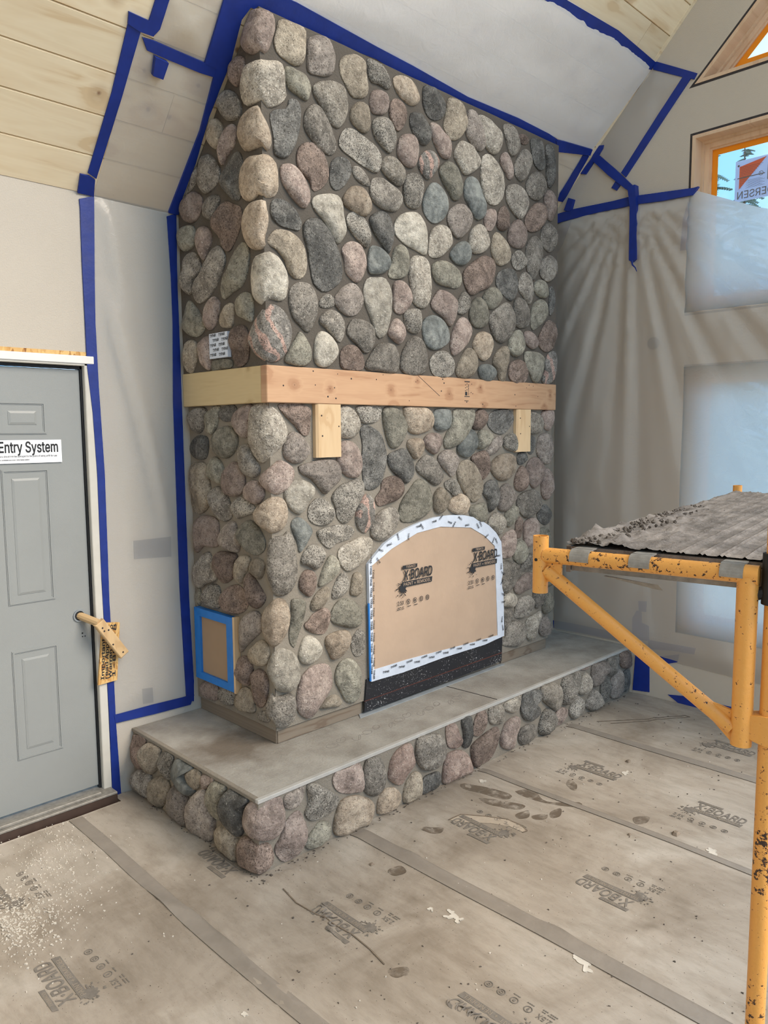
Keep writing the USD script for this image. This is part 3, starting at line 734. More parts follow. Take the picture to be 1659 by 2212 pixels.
# ---- home-made wooden latch through the door's bore
lt = thing('wooden_latch', 'home-made wooden latch with strand board plate stuck through the grey door', 'latch', (-.5, D, .58))
ph = .006
plate = Polygon([(-.521, .882), (-.436, .868), (-.462, .588), (-.556, .584)])
obj('back_plate', slab(plate, BW, ph, ph + .012), M['osb'], lt, label='strand board plate with printed text')
PF = Frame(BW.o, BW.ex, BW.ey, BW.n)
lines = ['Important by', 'read Appl inst', 'Warran comp', '1-888-8']
mm = []
for i, s_ in enumerate(lines):
    t_ = text(s_, .0155)
    L_ = t_.bounds[1][0]
    mm.append(put(t_, PF, (-.527 + i * .0185, .604), math.radians(86), ph + .0122, sx=.262 / L_))
obj('plate_lettering', mm, M['ink'], lt, kind='stuff')
p0, p1 = np.array([-.611, D + .045, .925]), np.array([-.556, D - .062, .893])
obj('dowel', tube([p0, p1], .0185, 10), M['stick'], lt)
# the turned arm: a flat stick with clipped end
dirv = np.array([math.cos(math.radians(-57)), math.sin(math.radians(-57))]); nv = np.array([-dirv[1], dirv[0]])
c0 = np.array([-.562, .900])
arm = Polygon([c0 - nv * .024, c0 + nv * .026, c0 + dirv * .215 + nv * .026, c0 + dirv * .215 - nv * .024])
obj('arm', trimesh.convex.convex_hull(np.vstack([slab(arm, BW, .050, .074).vertices, slab(arm.buffer(-.004, join_style=2), BW, .046, .078).vertices])), M['stick'], lt)
scr = [Point(c0 + dirv * a_ + nv * b_).buffer(.0042) for a_, b_ in ((.03, -.004), (.048, -.006), (.058, .012), (.13, -.012), (.195, .002))]
obj('screw', slab(unary_union(scr), BW, .0772, .0788), M['dark_gap'], lt)

# ================================================================ chimney and hearth
CHIM_LOWER = """g -658,1879 -584,1905 -520,1897 -504,1869 -530,1820 -568,1780 -627,1781 -667,1828
n -510,1863 -433,1907 -389,1902 -397,1867 -440,1789 -475,1768 -526,1789 -530,1826
d -413,1879 -345,1904 -260,1902 -245,1881 -274,1841 -349,1829 -398,1846
p -251,1869 -188,1900 -117,1900 -125,1832 -154,1764 -195,1750 -250,1782 -271,1835
l -108,1900 -30,1912 19,1892 66,1848 93,1786 77,1729 27,1685 -2,1658 -60,1639 -108,1667 -135,1718 -136,1827
r 47,1898 103,1910 176,1909 227,1884 233,1832 217,1762 187,1759 137,1808 88,1848
l 414,1893 454,1905 503,1882 540,1827 536,1778 493,1747 435,1745 395,1760 389,1838
k 520,1895 597,1908 685,1904 698,1879 675,1834 613,1818 553,1824 533,1864
d -687,1708 -617,1759 -511,1755 -502,1709 -528,1653 -612,1645 -671,1669
n -459,1759 -372,1806 -286,1800 -242,1747 -260,1700 -326,1657 -381,1653 -435,1673 -476,1709
g -250,1688 -186,1724 -136,1712 -118,1667 -75,1622 -82,1582 -152,1570 -212,1595 -242,1635
q 78,1735 114,1777 158,1774 209,1727 227,1692 192,1646 133,1632 76,1661 66,1695
p 403,1718 468,1735 518,1710 551,1647 550,1591 528,1554 474,1551 433,1571 393,1621
t -662,1619 -601,1630 -536,1622 -510,1560 -491,1499 -513,1416 -569,1374 -641,1369 -682,1412 -681,1515
n -519,1616 -447,1661 -393,1637 -368,1578 -382,1528 -443,1535 -522,1566 -532,1591
p -350,1602 -284,1643 -232,1618 -193,1560 -206,1501 -292,1472 -367,1486 -380,1522 -369,1565
p -42,1600 17,1638 40,1651 89,1638 125,1608 128,1573 101,1528 36,1495 11,1498 -55,1531 -75,1565
q 154,1618 214,1634 298,1649 377,1643 413,1603 408,1542 351,1508 311,1477 280,1506 227,1557 161,1589
p -196,1513 -153,1553 -93,1555 -45,1520 -42,1492 -98,1446 -157,1456 -198,1472
L 79,1524 131,1558 190,1552 248,1514 237,1479 195,1435 164,1397 113,1414 78,1460 68,1496
k 217,1433 264,1465 310,1456 361,1410 368,1373 340,1339 276,1332 223,1355 205,1392
k 383,1500 457,1533 549,1542 570,1502 548,1440 505,1393 470,1340 429,1326 388,1359 377,1415 354,1459
b 557,1446 592,1466 626,1442 636,1383 625,1307 580,1266 537,1283 512,1336 517,1392
g -497,1492 -421,1517 -357,1481 -316,1429 -307,1381 -364,1346 -430,1359 -490,1418 -511,1460
k -293,1448 -228,1479 -177,1473 -118,1430 -129,1406 -212,1382 -255,1367 -296,1388 -311,1423
c -48,1463 -6,1486 57,1479 81,1443 81,1373 53,1335 -4,1319 -24,1327 -81,1363 -94,1420
s 119,1376 156,1382 208,1345 234,1312 214,1278 183,1234 152,1214 142,1256 114,1318 104,1348
p -644,1330 -569,1362 -487,1364 -431,1341 -429,1285 -438,1221 -508,1205 -579,1201 -642,1161 -651,1213
q -423,1279 -342,1345 -287,1352 -268,1311 -249,1271 -262,1209 -327,1202 -404,1219 -436,1247
n -246,1331 -171,1370 -111,1354 -55,1295 -46,1256 -87,1216 -148,1207 -229,1249 -267,1293
g -16,1299 3,1306 60,1306 85,1327 110,1301 123,1223 132,1133 119,1076 74,1029 3,1032 -6,1052 -32,1118 -33,1234
k 260,1304 308,1320 404,1324 487,1307 499,1274 460,1247 386,1236 341,1213 283,1253
l 402,1209 486,1238 572,1254 620,1230 624,1191 561,1127 483,1092 450,1087 409,1121 389,1173
k 167,1200 205,1240 236,1246 290,1225 309,1195 281,1144 249,1121 196,1149 158,1165
n 304,1141 345,1182 393,1148 400,1110 367,1071 310,1041 263,1036 275,1083
r 149,1089 180,1127 226,1121 252,1081 247,1032 215,995 178,1013 148,1047
k 358,1022 400,1078 433,1086 461,1032 452,989 406,964 349,967
t 491,1066 526,1074 551,1045 551,987 524,952 469,967 474,1017
g -645,1115 -545,1179 -510,1170 -501,1120 -457,1074 -471,1041 -567,1008 -629,980 -677,1006 -666,1073
r -463,1181 -349,1200 -274,1190 -309,1130 -312,1081 -357,1050 -414,1036 -457,1074 -477,1135
t -286,1164 -231,1197 -169,1189 -187,1139 -226,1092 -238,1060 -291,1059 -302,1113
t -160,1173 -118,1195 -59,1184 -56,1150 -92,1098 -142,1109 -174,1141
k -602,954 -524,1015 -447,1013 -432,979 -441,911 -531,893 -599,917
n -673,956 -630,975 -618,939 -629,893 -672,880
r -427,974 -349,1030 -265,1045 -216,1017 -193,974 -210,936 -303,897 -388,898 -440,929
r -218,1086 -177,1118 -124,1087 -78,1049 -51,1019 -81,975 -130,952 -178,976 -205,1030
t 212,952 242,999 288,1028 326,1025 334,991 309,953 263,923 222,927
c -14,1002 9,1019 57,1009 80,951 78,889 52,831 3,790 -13,788 -58,836 -73,908 -58,961
n 102,999 140,998 183,980 175,923 155,869 129,805 114,767 86,796 84,859 97,937
n 347,911 386,947 450,952 514,913 548,846 538,804 480,793 408,816 346,846 332,878
r 196,879 226,909 309,927 335,895 326,843 299,801 238,809 180,847 174,871
c 306,781 368,796 447,787 469,743 446,698 389,661 342,659 320,700 298,753
k 496,762 529,781 562,756 565,680 552,645 502,640 474,680 471,724
L 138,751 172,808 209,808 253,774 277,727 266,694 206,669 162,678 134,717
q -264,863 -200,921 -131,944 -93,927 -86,860 -146,808 -208,761 -271,713 -284,764 -286,823
t -210,719 -147,779 -88,811 -41,794 -29,751 -54,700 -142,675 -201,686
L -24,746 3,779 65,775 120,726 138,652 124,591 73,565 11,581 -11,613 -46,662 -43,708
p 198,650 258,657 326,633 344,568 340,520 292,477 246,435 200,399 135,435 117,475 127,561 153,619
n 413,644 469,638 526,575 534,510 524,443 491,407 441,414 394,482 360,558 373,616
t 292,465 362,477 405,429 385,410 338,416 291,423 253,436
r -317,631 -261,697 -210,702 -172,663 -180,596 -207,560 -268,563 -313,589
r -169,634 -123,665 -66,657 -43,616 -51,557 -82,497 -121,472 -170,498 -187,559
p -657,452 -577,503 -487,493 -490,423 -560,402 -641,411
k -482,469 -408,509 -328,513 -337,437 -402,414 -468,425
t -324,471 -259,542 -197,544 -161,476 -162,440 -244,419 -316,424 -334,444
g -147,441 -73,470 -45,460 -46,425 -114,409 -148,417
g -41,548 -22,576 -17,562 52,556 91,552 107,495 99,433 62,402 0,406 -9,424 -59,468
d 548,1796 591,1812 643,1796 696,1764 723,1687 725,1623 703,1546 676,1503 622,1483 579,1489 562,1559 555,1641 564,1716
n 707,1891 752,1905 816,1893 873,1829 880,1789 853,1737 806,1692 759,1696 732,1738 710,1815
c 854,1900 921,1909 1039,1903 1090,1864 1085,1802 1019,1769 930,1763 891,1783 863,1855
s 1090,1884 1153,1902 1227,1893 1246,1851 1232,1802 1153,1775 1101,1792
n 1259,1893 1369,1902 1443,1900 1438,1838 1393,1774 1326,1710 1249,1683 1185,1685 1174,1720 1206,1775 1249,1823
r 1449,1874 1496,1905 1543,1897 1573,1861 1544,1810 1497,1784 1433,1792
d 1591,1876 1664,1903 1790,1901 1836,1856 1791,1795 1728,1757 1641,1765 1580,1802 1567,1839
l 1974,1888 2084,1886 2149,1834 2150,1794 2074,1755 1977,1771
p 2140,1898 2256,1904 2251,1819 2201,1774 2150,1810 2127,1858
c 891,1730 940,1741 994,1735 1007,1688 979,1642 944,1628 901,1670 883,1704
p 1019,1742 1070,1767 1142,1761 1163,1727 1142,1686 1101,1649 1044,1674 1014,1708
s 1315,1725 1416,1788 1462,1759 1469,1694 1406,1630 1371,1624 1315,1639 1291,1668
n 1474,1759 1520,1788 1621,1751 1593,1706 1522,1671 1469,1679
q 1581,1677 1654,1739 1716,1742 1720,1704 1668,1653 1582,1632 1564,1648
k 1729,1727 1805,1766 1857,1741 1872,1656 1794,1654 1730,1682
d 1984,1740 2060,1735 2068,1683 2035,1628 1987,1637
q 2102,1739 2202,1760 2254,1721 2257,1615 2207,1559 2120,1586 2076,1651
d 741,1655 806,1679 862,1688 910,1637 934,1576 919,1530 880,1502 823,1534 749,1596
g 954,1595 999,1641 1049,1650 1132,1603 1176,1539 1164,1497 1111,1478 1029,1518 954,1568
q 1127,1638 1185,1674 1249,1669 1304,1618 1283,1555 1250,1518 1196,1552 1132,1610
t 1293,1576 1360,1613 1429,1600 1488,1532 1522,1442 1501,1391 1443,1360 1385,1392 1328,1460 1292,1526
r 1417,1622 1498,1657 1558,1659 1588,1610 1589,1535 1536,1489 1488,1540 1441,1585
c 1607,1587 1680,1630 1807,1638 1854,1602 1848,1540 1797,1488 1708,1473 1632,1511 1601,1557
d 1873,1632 1953,1642 1981,1606 1941,1572 1881,1570
p 1988,1582 2063,1612 2135,1577 2172,1511 2124,1440 2047,1408 1983,1487 1962,1544
p 2151,1496 2193,1539 2253,1491 2264,1392 2199,1321 2148,1358 2139,1432
r 1855,1501 1914,1560 1969,1528 1984,1456 1958,1409 1891,1398 1844,1432
r 694,1521 758,1547 823,1538 856,1480 823,1429 729,1402 666,1397 646,1434 689,1483
n 900,1470 959,1518 1029,1511 1075,1426 1070,1357 998,1307 899,1292 831,1308 818,1369 851,1427
t 1101,1438 1153,1468 1207,1417 1207,1368 1164,1322 1111,1329 1090,1376
k 1185,1489 1272,1510 1316,1468 1328,1431 1261,1410 1239,1430 1196,1460
c 1239,1394 1328,1422 1396,1384 1402,1339 1362,1295 1262,1314 1213,1353
d 1548,1463 1608,1488 1670,1472 1678,1388 1647,1321 1599,1291 1573,1364 1531,1412
q 1696,1425 1759,1459 1824,1425 1867,1360 1826,1331 1749,1283 1679,1304 1678,1365
g 1872,1352 1944,1394 2083,1396 2144,1333 2128,1277 2044,1235 1962,1226 1879,1296
n 1408,1332 1466,1349 1549,1351 1572,1304 1563,1245 1503,1239 1420,1279
d 2114,1262 2185,1298 2245,1260 2247,1202 2189,1161 2116,1197 2094,1239
g 620,1307 665,1362 738,1388 803,1370 824,1316 793,1272 728,1219 673,1215 619,1243 613,1276
l 1587,1250 1648,1287 1711,1270 1748,1205 1700,1144 1649,1176 1581,1220
n 1755,1282 1813,1321 1873,1304 1880,1257 1828,1198 1776,1185 1743,1237
r 1872,1223 1902,1238 1940,1222 1942,1163 1920,1106 1866,1111 1858,1171
p 1953,1193 1995,1217 2082,1216 2115,1174 2113,1109 2015,1036 1975,1036 1951,1089 1946,1140
n 2124,1131 2157,1147 2215,1137 2249,1096 2260,1028 2245,944 2179,938 2131,1033
p 1712,1114 1784,1160 1843,1163 1859,1126 1845,1028 1816,996 1735,995 1706,1018
n 1860,1072 1928,1091 1967,1060 1988,998 1939,944 1900,936 1854,969 1838,1007
k 1939,944 2008,991 2063,985 2089,925 2050,884 1971,881 1924,896
g 1714,964 1779,976 1862,954 1920,906 1921,864 1864,827 1820,788 1753,776 1717,786
p 1850,811 1910,848 2003,872 2067,854 2069,769 1974,755 1904,741 1858,769
l 1732,743 1805,774 1866,745 1889,709 1860,672 1792,677 1725,704
g 1890,704 1990,727 2054,691 2059,658 2001,593 1977,583 1900,587 1853,605 1860,636
g 2069,755 2176,739 2177,676 2154,633 2105,617 2072,646 2062,695
n 2185,714 2226,726 2279,670 2297,628 2273,579 2206,561 2171,591 2174,653
g 1733,667 1807,668 1845,634 1853,600 1794,575 1750,542 1738,603
l 1994,566 2089,586 2146,596 2152,547 2116,506 2109,454 2077,418 2021,419 1988,464 1982,535
q 2165,535 2214,550 2262,498 2272,442 2235,408 2168,419 2133,459 2136,511
g 1816,575 1923,579 1979,531 1987,487 1965,435 1919,407 1796,428 1722,457 1714,490 1765,494 1772,551
n 2171,906 2246,906 2274,845 2276,757 2234,740 2183,761 2157,837"""
CHIM_UPPER = """p -35,3553 17,3545 28,3552 66,3539 77,3499 66,3451 42,3389 16,3366 10,3372 -43,3371 -97,3403 -131,3455 -129,3509 -99,3548
t 98,3528 137,3544 197,3548 241,3541 244,3496 239,3433 224,3392 186,3370 133,3378 88,3394 72,3433 87,3487
q 258,3505 308,3540 372,3549 405,3507 415,3468 392,3397 311,3368 255,3371 253,3437
r -200,3403 -153,3405 -107,3380 -104,3351 -134,3301 -168,3281 -210,3314 -217,3368
l -45,3341 -15,3343 35,3347 100,3360 122,3330 127,3256 132,3227 95,3186 30,3153 2,3174 -89,3176 -124,3207 -126,3273 -100,3330
n 129,3352 179,3353 234,3349 261,3326 267,3282 245,3242 197,3251 144,3271 128,3307
l 282,3317 332,3353 406,3373 466,3366 495,3304 479,3235 432,3171 388,3178 330,3237 288,3282
t 445,3478 491,3517 553,3534 592,3519 607,3452 618,3384 590,3353 519,3338 481,3376 448,3415
g -305,3287 -245,3292 -179,3256 -139,3201 -145,3162 -194,3150 -252,3164 -304,3223 -317,3264
c -80,3158 -8,3160 -3,3139 28,3088 46,3042 41,2991 18,2973 3,2990 -69,2989 -120,3002 -159,3069 -138,3129
d 42,3136 81,3162 135,3182 149,3222 190,3233 210,3213 205,3135 186,3063 143,2985 103,2962 63,2971 59,3041 47,3093
g 237,3195 280,3241 330,3237 373,3195 405,3134 416,3077 378,3041 319,3054 263,3087 229,3125
t 510,3281 558,3328 614,3327 633,3271 624,3212 596,3194 540,3207 506,3236
k 431,3124 470,3181 525,3198 604,3173 677,3152 714,3104 684,3034 602,3038 507,3066 438,3094
t -393,3185 -336,3198 -292,3152 -294,3115 -338,3063 -388,3092 -412,3136
p -243,3138 -195,3132 -182,3090 -199,3048 -260,3011 -302,2982 -317,3031 -296,3089
r 199,3035 248,3068 298,3072 341,3048 369,2979 361,2924 323,2883 272,2862 252,2900 197,2935 181,2983
d -221,3007 -172,3013 -145,2982 -145,2864 -167,2806 -211,2810 -268,2854 -316,2902 -319,2946 -272,2972
g -470,3059 -411,3063 -361,3026 -322,2974 -330,2927 -389,2897 -448,2891 -500,2938 -496,3004
g -566,3032 -516,3031 -507,2990 -537,2952 -595,2931 -641,2941 -638,2975
c -89,2963 -7,2960 24,2964 62,2940 77,2883 72,2815 52,2790 0,2780 -14,2798 -79,2777 -134,2799 -156,2850 -138,2919
p 92,2927 129,2951 176,2946 217,2913 244,2872 253,2815 228,2778 193,2782 146,2815 100,2862
d 385,3015 438,3051 491,3051 512,3012 498,2970 443,2908 401,2894 375,2921
g 518,3022 554,3035 602,3015 634,2966 609,2955 553,2965 522,2992
k 619,3541 668,3556 717,3539 759,3501 777,3461 754,3440 691,3444 642,3443 622,3476
c 793,3505 836,3531 907,3534 961,3509 988,3470 970,3435 933,3413 871,3419 810,3453
d 1016,3532 1082,3557 1139,3538 1189,3491 1184,3446 1130,3395 1053,3389 1016,3430 1007,3481
t 1208,3527 1268,3547 1320,3534 1351,3486 1367,3439 1321,3364 1249,3323 1199,3339 1169,3374 1184,3440
q 1372,3514 1425,3528 1468,3492 1502,3429 1525,3363 1492,3329 1438,3325 1373,3364 1352,3403 1367,3465
l 1463,3513 1534,3523 1625,3494 1677,3454 1661,3376 1615,3339 1547,3349 1502,3397 1474,3455
g 1688,3517 1740,3541 1794,3528 1826,3478 1845,3428 1791,3370 1755,3379 1718,3444
r 1831,3500 1911,3524 1950,3503 1925,3472 1850,3467
d 1962,3509 2039,3539 2091,3524 2113,3458 2128,3396 2070,3354 2010,3376 1976,3439
d 2125,3518 2199,3529 2228,3470 2231,3376 2206,3297 2165,3273 2137,3318 2134,3426
p 642,3393 683,3419 741,3413 759,3376 753,3340 715,3312 649,3302 631,3334
r 779,3393 822,3418 871,3407 893,3366 879,3316 830,3263 800,3283 766,3332
k 657,3274 715,3303 766,3300 800,3260 810,3222 799,3173 764,3144 713,3163 668,3192 648,3238
d 919,3374 970,3393 1016,3382 1053,3344 1066,3299 1048,3258 1006,3241 951,3269 910,3318
p 1068,3369 1111,3377 1159,3347 1234,3310 1219,3225 1160,3217 1111,3255 1077,3308
p 843,3242 905,3273 951,3269 978,3222 969,3154 932,3113 878,3109 825,3144 821,3184
b 997,3191 1034,3224 1091,3229 1132,3192 1121,3152 1044,3077 997,3106 973,3137
l 713,3100 756,3132 807,3128 864,3094 873,3049 842,3003 789,3007 729,3035 704,3063
l 1255,3265 1311,3339 1373,3345 1448,3318 1493,3277 1449,3221 1343,3168 1301,3206 1260,3235
n 1135,3156 1209,3210 1260,3203 1312,3145 1328,3090 1302,3034 1251,3017 1210,3053 1160,3099
l 1503,3305 1559,3332 1627,3308 1674,3265 1701,3196 1694,3119 1642,3068 1562,3059 1506,3108 1488,3170 1487,3249
p 1667,3344 1719,3380 1756,3352 1787,3297 1788,3249 1746,3233 1698,3277 1662,3309
g 1828,3376 1901,3442 1957,3434 1975,3389 1941,3318 1880,3248 1818,3263 1798,3314
g 1930,3266 1992,3329 2070,3340 2121,3300 2113,3233 2035,3170 1944,3184 1915,3221
k 877,3056 923,3087 978,3090 1010,3054 1006,3005 977,2926 931,2908 881,2925 864,2987
g 637,2991 695,3015 763,3001 833,2975 854,2938 823,2884 771,2865 685,2875 636,2905
s 1053,3051 1101,3080 1160,3062 1205,3014 1205,2957 1150,2890 1082,2868 1024,2898 1004,2955 1025,3008
s 1354,3148 1417,3178 1461,3164 1495,3099 1529,3039 1524,2985 1463,2950 1419,2972 1376,3022 1344,3055
g 1729,3188 1794,3219 1880,3213 1938,3162 1946,3121 1872,3029 1810,3045 1736,3100 1717,3145
p 2126,3243 2179,3262 2228,3228 2237,3163 2205,3082 2157,3081 2129,3134 2107,3188
r 1946,3092 2035,3160 2115,3161 2143,3122 2118,3052 2026,2985 1936,2983 1910,3028
p 1529,3013 1585,3037 1631,3032 1626,2984 1587,2915 1541,2914 1518,2964
r 1666,3052 1713,3079 1755,3049 1762,2995 1715,2938 1650,2940 1638,2992
q 1209,2948 1286,3006 1353,3010 1410,2972 1410,2923 1354,2857 1298,2823 1242,2845 1204,2900
d 625,2806 670,2845 733,2857 779,2828 788,2773 773,2701 750,2656 704,2702 651,2749
L 807,2833 874,2881 971,2896 1021,2853 1042,2784 1031,2696 961,2705 863,2728 797,2775
l 1073,2829 1156,2874 1221,2862 1248,2805 1199,2742 1114,2691 1052,2699 1057,2773
s 1221,2725 1287,2797 1354,2819 1394,2779 1395,2730 1332,2684 1265,2690
l 1411,2895 1480,2936 1540,2918 1577,2852 1530,2793 1435,2764 1383,2792 1388,2849
t 1595,2877 1632,2919 1689,2900 1760,2837 1761,2777 1679,2732 1622,2749 1584,2809
p 1764,2972 1841,3027 1909,2998 1930,2940 1898,2874 1832,2856 1753,2873 1739,2916
g 2102,3032 2159,3062 2234,3031 2255,2979 2223,2910 2164,2885 2091,2928 2082,2982
g 1938,2903 2019,2961 2098,2929 2100,2859 2053,2750 2005,2692 1941,2750 1922,2832
k 1806,2829 1872,2851 1926,2825 1927,2779 1874,2737 1821,2733 1780,2776
s 614,2632 632,2678 677,2685 740,2658 763,2617 740,2572 676,2549 622,2549 609,2588
n 797,2692 834,2719 882,2705 897,2662 887,2576 843,2549 767,2544 749,2557 773,2624
l 916,2665 971,2686 1042,2677 1067,2621 1067,2499 1041,2435 990,2418 930,2443 916,2514 899,2597
n 1083,2656 1157,2688 1243,2680 1321,2635 1327,2593 1288,2557 1200,2553 1104,2571 1080,2616
r 1333,2643 1424,2720 1530,2770 1616,2756 1629,2699 1581,2611 1484,2563 1402,2535 1356,2576
d 1648,2686 1742,2729 1821,2725 1851,2676 1837,2598 1785,2542 1707,2567 1636,2618
g 1862,2685 1921,2735 1977,2700 2011,2611 1967,2543 1904,2583 1856,2623
g 2108,2836 2179,2871 2247,2849 2260,2795 2213,2724 2155,2704 2082,2738 2080,2785
n 2026,2683 2082,2710 2163,2685 2179,2631 2143,2602 2056,2608 2016,2643
d 2192,2681 2229,2677 2254,2623 2241,2540 2205,2500 2181,2542 2187,2615
L 586,2498 613,2526 667,2537 730,2536 767,2489 774,2419 756,2333 737,2274 691,2236 663,2255 628,2328 598,2381 579,2435
p 795,2531 852,2541 901,2512 922,2462 891,2406 832,2370 794,2383 783,2433
p 1093,2488 1136,2531 1222,2524 1277,2489 1278,2432 1233,2345 1168,2387 1083,2426 1070,2452
k 1300,2498 1345,2550 1391,2523 1397,2474 1340,2421 1289,2427 1283,2461
n 1520,2553 1581,2602 1655,2598 1700,2559 1669,2518 1595,2476 1533,2496 1509,2529
n 1414,2497 1473,2536 1533,2510 1558,2447 1547,2387 1486,2359 1415,2375 1389,2430
g 1571,2433 1669,2503 1746,2534 1812,2488 1833,2428 1788,2347 1698,2294 1634,2305 1584,2368
g 1811,2549 1850,2573 1932,2562 1967,2512 1979,2434 1935,2403 1840,2398 1813,2465
n 2002,2539 2085,2592 2144,2578 2167,2524 2118,2455 2005,2393 1983,2442
k 861,2389 910,2408 985,2406 980,2301 930,2283 880,2306 866,2350
p 756,2295 799,2350 842,2335 875,2285 860,2244 826,2221 770,2244 746,2268
s 1005,2350 1062,2390 1136,2387 1201,2341 1226,2280 1190,2242 1083,2210 1020,2243 1002,2303
p 1256,2339 1311,2401 1368,2403 1421,2339 1393,2286 1301,2207 1251,2191 1228,2245
c 1439,2304 1499,2344 1584,2331 1612,2280 1586,2211 1525,2177 1476,2197 1422,2252
n 1775,2331 1854,2385 1909,2365 1920,2288 1884,2234 1817,2220 1757,2268
p 1922,2374 1991,2384 2064,2330 2064,2298 2008,2278 1930,2320
r 2091,2388 2176,2473 2259,2452 2276,2388 2241,2302 2152,2270 2078,2307 2063,2338
g 617,2149 663,2203 727,2221 793,2213 831,2156 821,2096 792,2074 680,2076 608,2079 581,2090
g 860,2205 910,2258 980,2271 1020,2230 1041,2169 1031,2100 969,2070 879,2072 835,2097 841,2164
k 1062,2157 1136,2210 1212,2205 1268,2155 1257,2097 1201,2070 1104,2073 1067,2109
t 1290,2142 1370,2239 1440,2231 1467,2174 1429,2098 1359,2070 1291,2078 1273,2113
s 1477,2138 1537,2163 1611,2152 1647,2116 1613,2073 1526,2066 1483,2094
t 1617,2206 1686,2267 1750,2279 1755,2214 1733,2128 1728,2070 1676,2072 1650,2124 1611,2168
r 1772,2169 1858,2207 1940,2186 1973,2132 1929,2071 1834,2063 1773,2092
n 1925,2252 2022,2267 2124,2245 2147,2198 2098,2098 2041,2067 1983,2125 1933,2194
b 2154,2223 2211,2280 2264,2279 2267,2172 2232,2087 2143,2071 2113,2090 2148,2149
p -657,2895 -557,2925 -487,2895 -472,2856 -517,2799 -578,2784 -650,2813 -675,2862
g -443,2862 -374,2873 -326,2848 -356,2796 -414,2764 -464,2795 -466,2831
c -126,2744 -54,2776 13,2767 15,2748 24,2690 5,2610 5,2570 -63,2571 -112,2602 -144,2680
d 44,2776 86,2792 136,2783 179,2752 206,2706 192,2675 148,2673 76,2680 35,2714
L 271,2833 326,2861 405,2877 449,2857 457,2793 472,2724 442,2671 417,2652 378,2684 331,2746 285,2778 263,2808
c 471,2897 504,2930 572,2942 624,2904 641,2864 614,2816 570,2805 511,2821 461,2836 452,2863
r -391,2774 -289,2823 -226,2804 -155,2761 -164,2695 -213,2636 -268,2597 -321,2626 -341,2671 -405,2736
n -691,2765 -639,2780 -561,2765 -552,2721 -567,2675 -660,2664 -701,2711
p -539,2737 -473,2750 -417,2720 -408,2671 -445,2624 -482,2591 -520,2649 -547,2702
t 11,2595 47,2650 119,2663 177,2645 220,2595 233,2533 210,2473 165,2458 129,2479 108,2527 66,2570
d 215,2708 254,2741 308,2745 370,2701 417,2626 444,2552 439,2491 389,2443 325,2423 271,2451 249,2524 236,2603 214,2657
k 477,2791 511,2818 588,2805 622,2763 621,2682 603,2666 543,2694 485,2744
g -650,2627 -599,2650 -551,2641 -506,2585 -509,2549 -571,2515 -606,2449 -672,2479 -682,2525 -659,2578
g -447,2594 -365,2643 -301,2594 -304,2548 -339,2500 -399,2443 -494,2400 -542,2397 -581,2449 -559,2501 -498,2535
n -216,2580 -152,2623 -112,2591 -105,2539 -128,2475 -160,2434 -246,2411 -323,2391 -345,2441 -318,2491 -251,2528
L -65,2532 4,2554 17,2560 66,2543 107,2493 119,2438 104,2368 75,2353 11,2352 -24,2331 -72,2365 -86,2457
p 442,2635 492,2678 551,2677 590,2628 593,2561 540,2489 498,2505 465,2531 457,2584
g 135,2417 180,2448 240,2448 278,2405 291,2354 267,2275 228,2230 183,2256 143,2292 124,2359
k 308,2386 349,2417 389,2407 395,2371 316,2350 300,2361
q 405,2421 464,2473 515,2486 566,2446 575,2397 538,2344 478,2328 420,2350 388,2389
n -680,2366 -626,2426 -567,2391 -510,2328 -484,2276 -552,2242 -637,2260 -703,2317
p -465,2391 -400,2416 -351,2383 -365,2337 -396,2280 -443,2263 -483,2288 -485,2350
t -326,2332 -269,2371 -238,2357 -240,2311 -253,2265 -330,2264 -351,2293
n -194,2387 -141,2403 -92,2379 -84,2316 -97,2266 -157,2284 -213,2313 -217,2355
b -45,2295 -10,2324 53,2334 110,2295 134,2240 129,2176 83,2109 25,2080 -15,2086 -92,2140 -118,2200 -87,2259
n 167,2214 182,2233 219,2206 245,2149 244,2108 209,2079 126,2080 91,2093 128,2159
L 274,2211 306,2243 353,2235 401,2190 407,2148 359,2090 310,2076 271,2097 265,2162
g 307,2308 355,2346 404,2342 440,2303 450,2249 426,2201 385,2219 338,2258 299,2284
g 478,2282 512,2319 581,2320 643,2291 654,2228 624,2175 588,2160 536,2194 469,2245
r 430,2162 468,2190 527,2190 579,2141 578,2090 552,2076 432,2082 421,2118
t -664,2224 -601,2234 -560,2202 -571,2134 -611,2073 -661,2082 -679,2161
p -542,2207 -468,2239 -428,2228 -440,2124 -454,2076 -512,2098 -550,2164
n -440,2118 -371,2123 -293,2117 -261,2106 -268,2079 -351,2076 -437,2072 -451,2094
r -254,2242 -200,2265 -148,2251 -125,2206 -135,2103 -177,2079 -219,2079 -260,2130 -268,2190"""
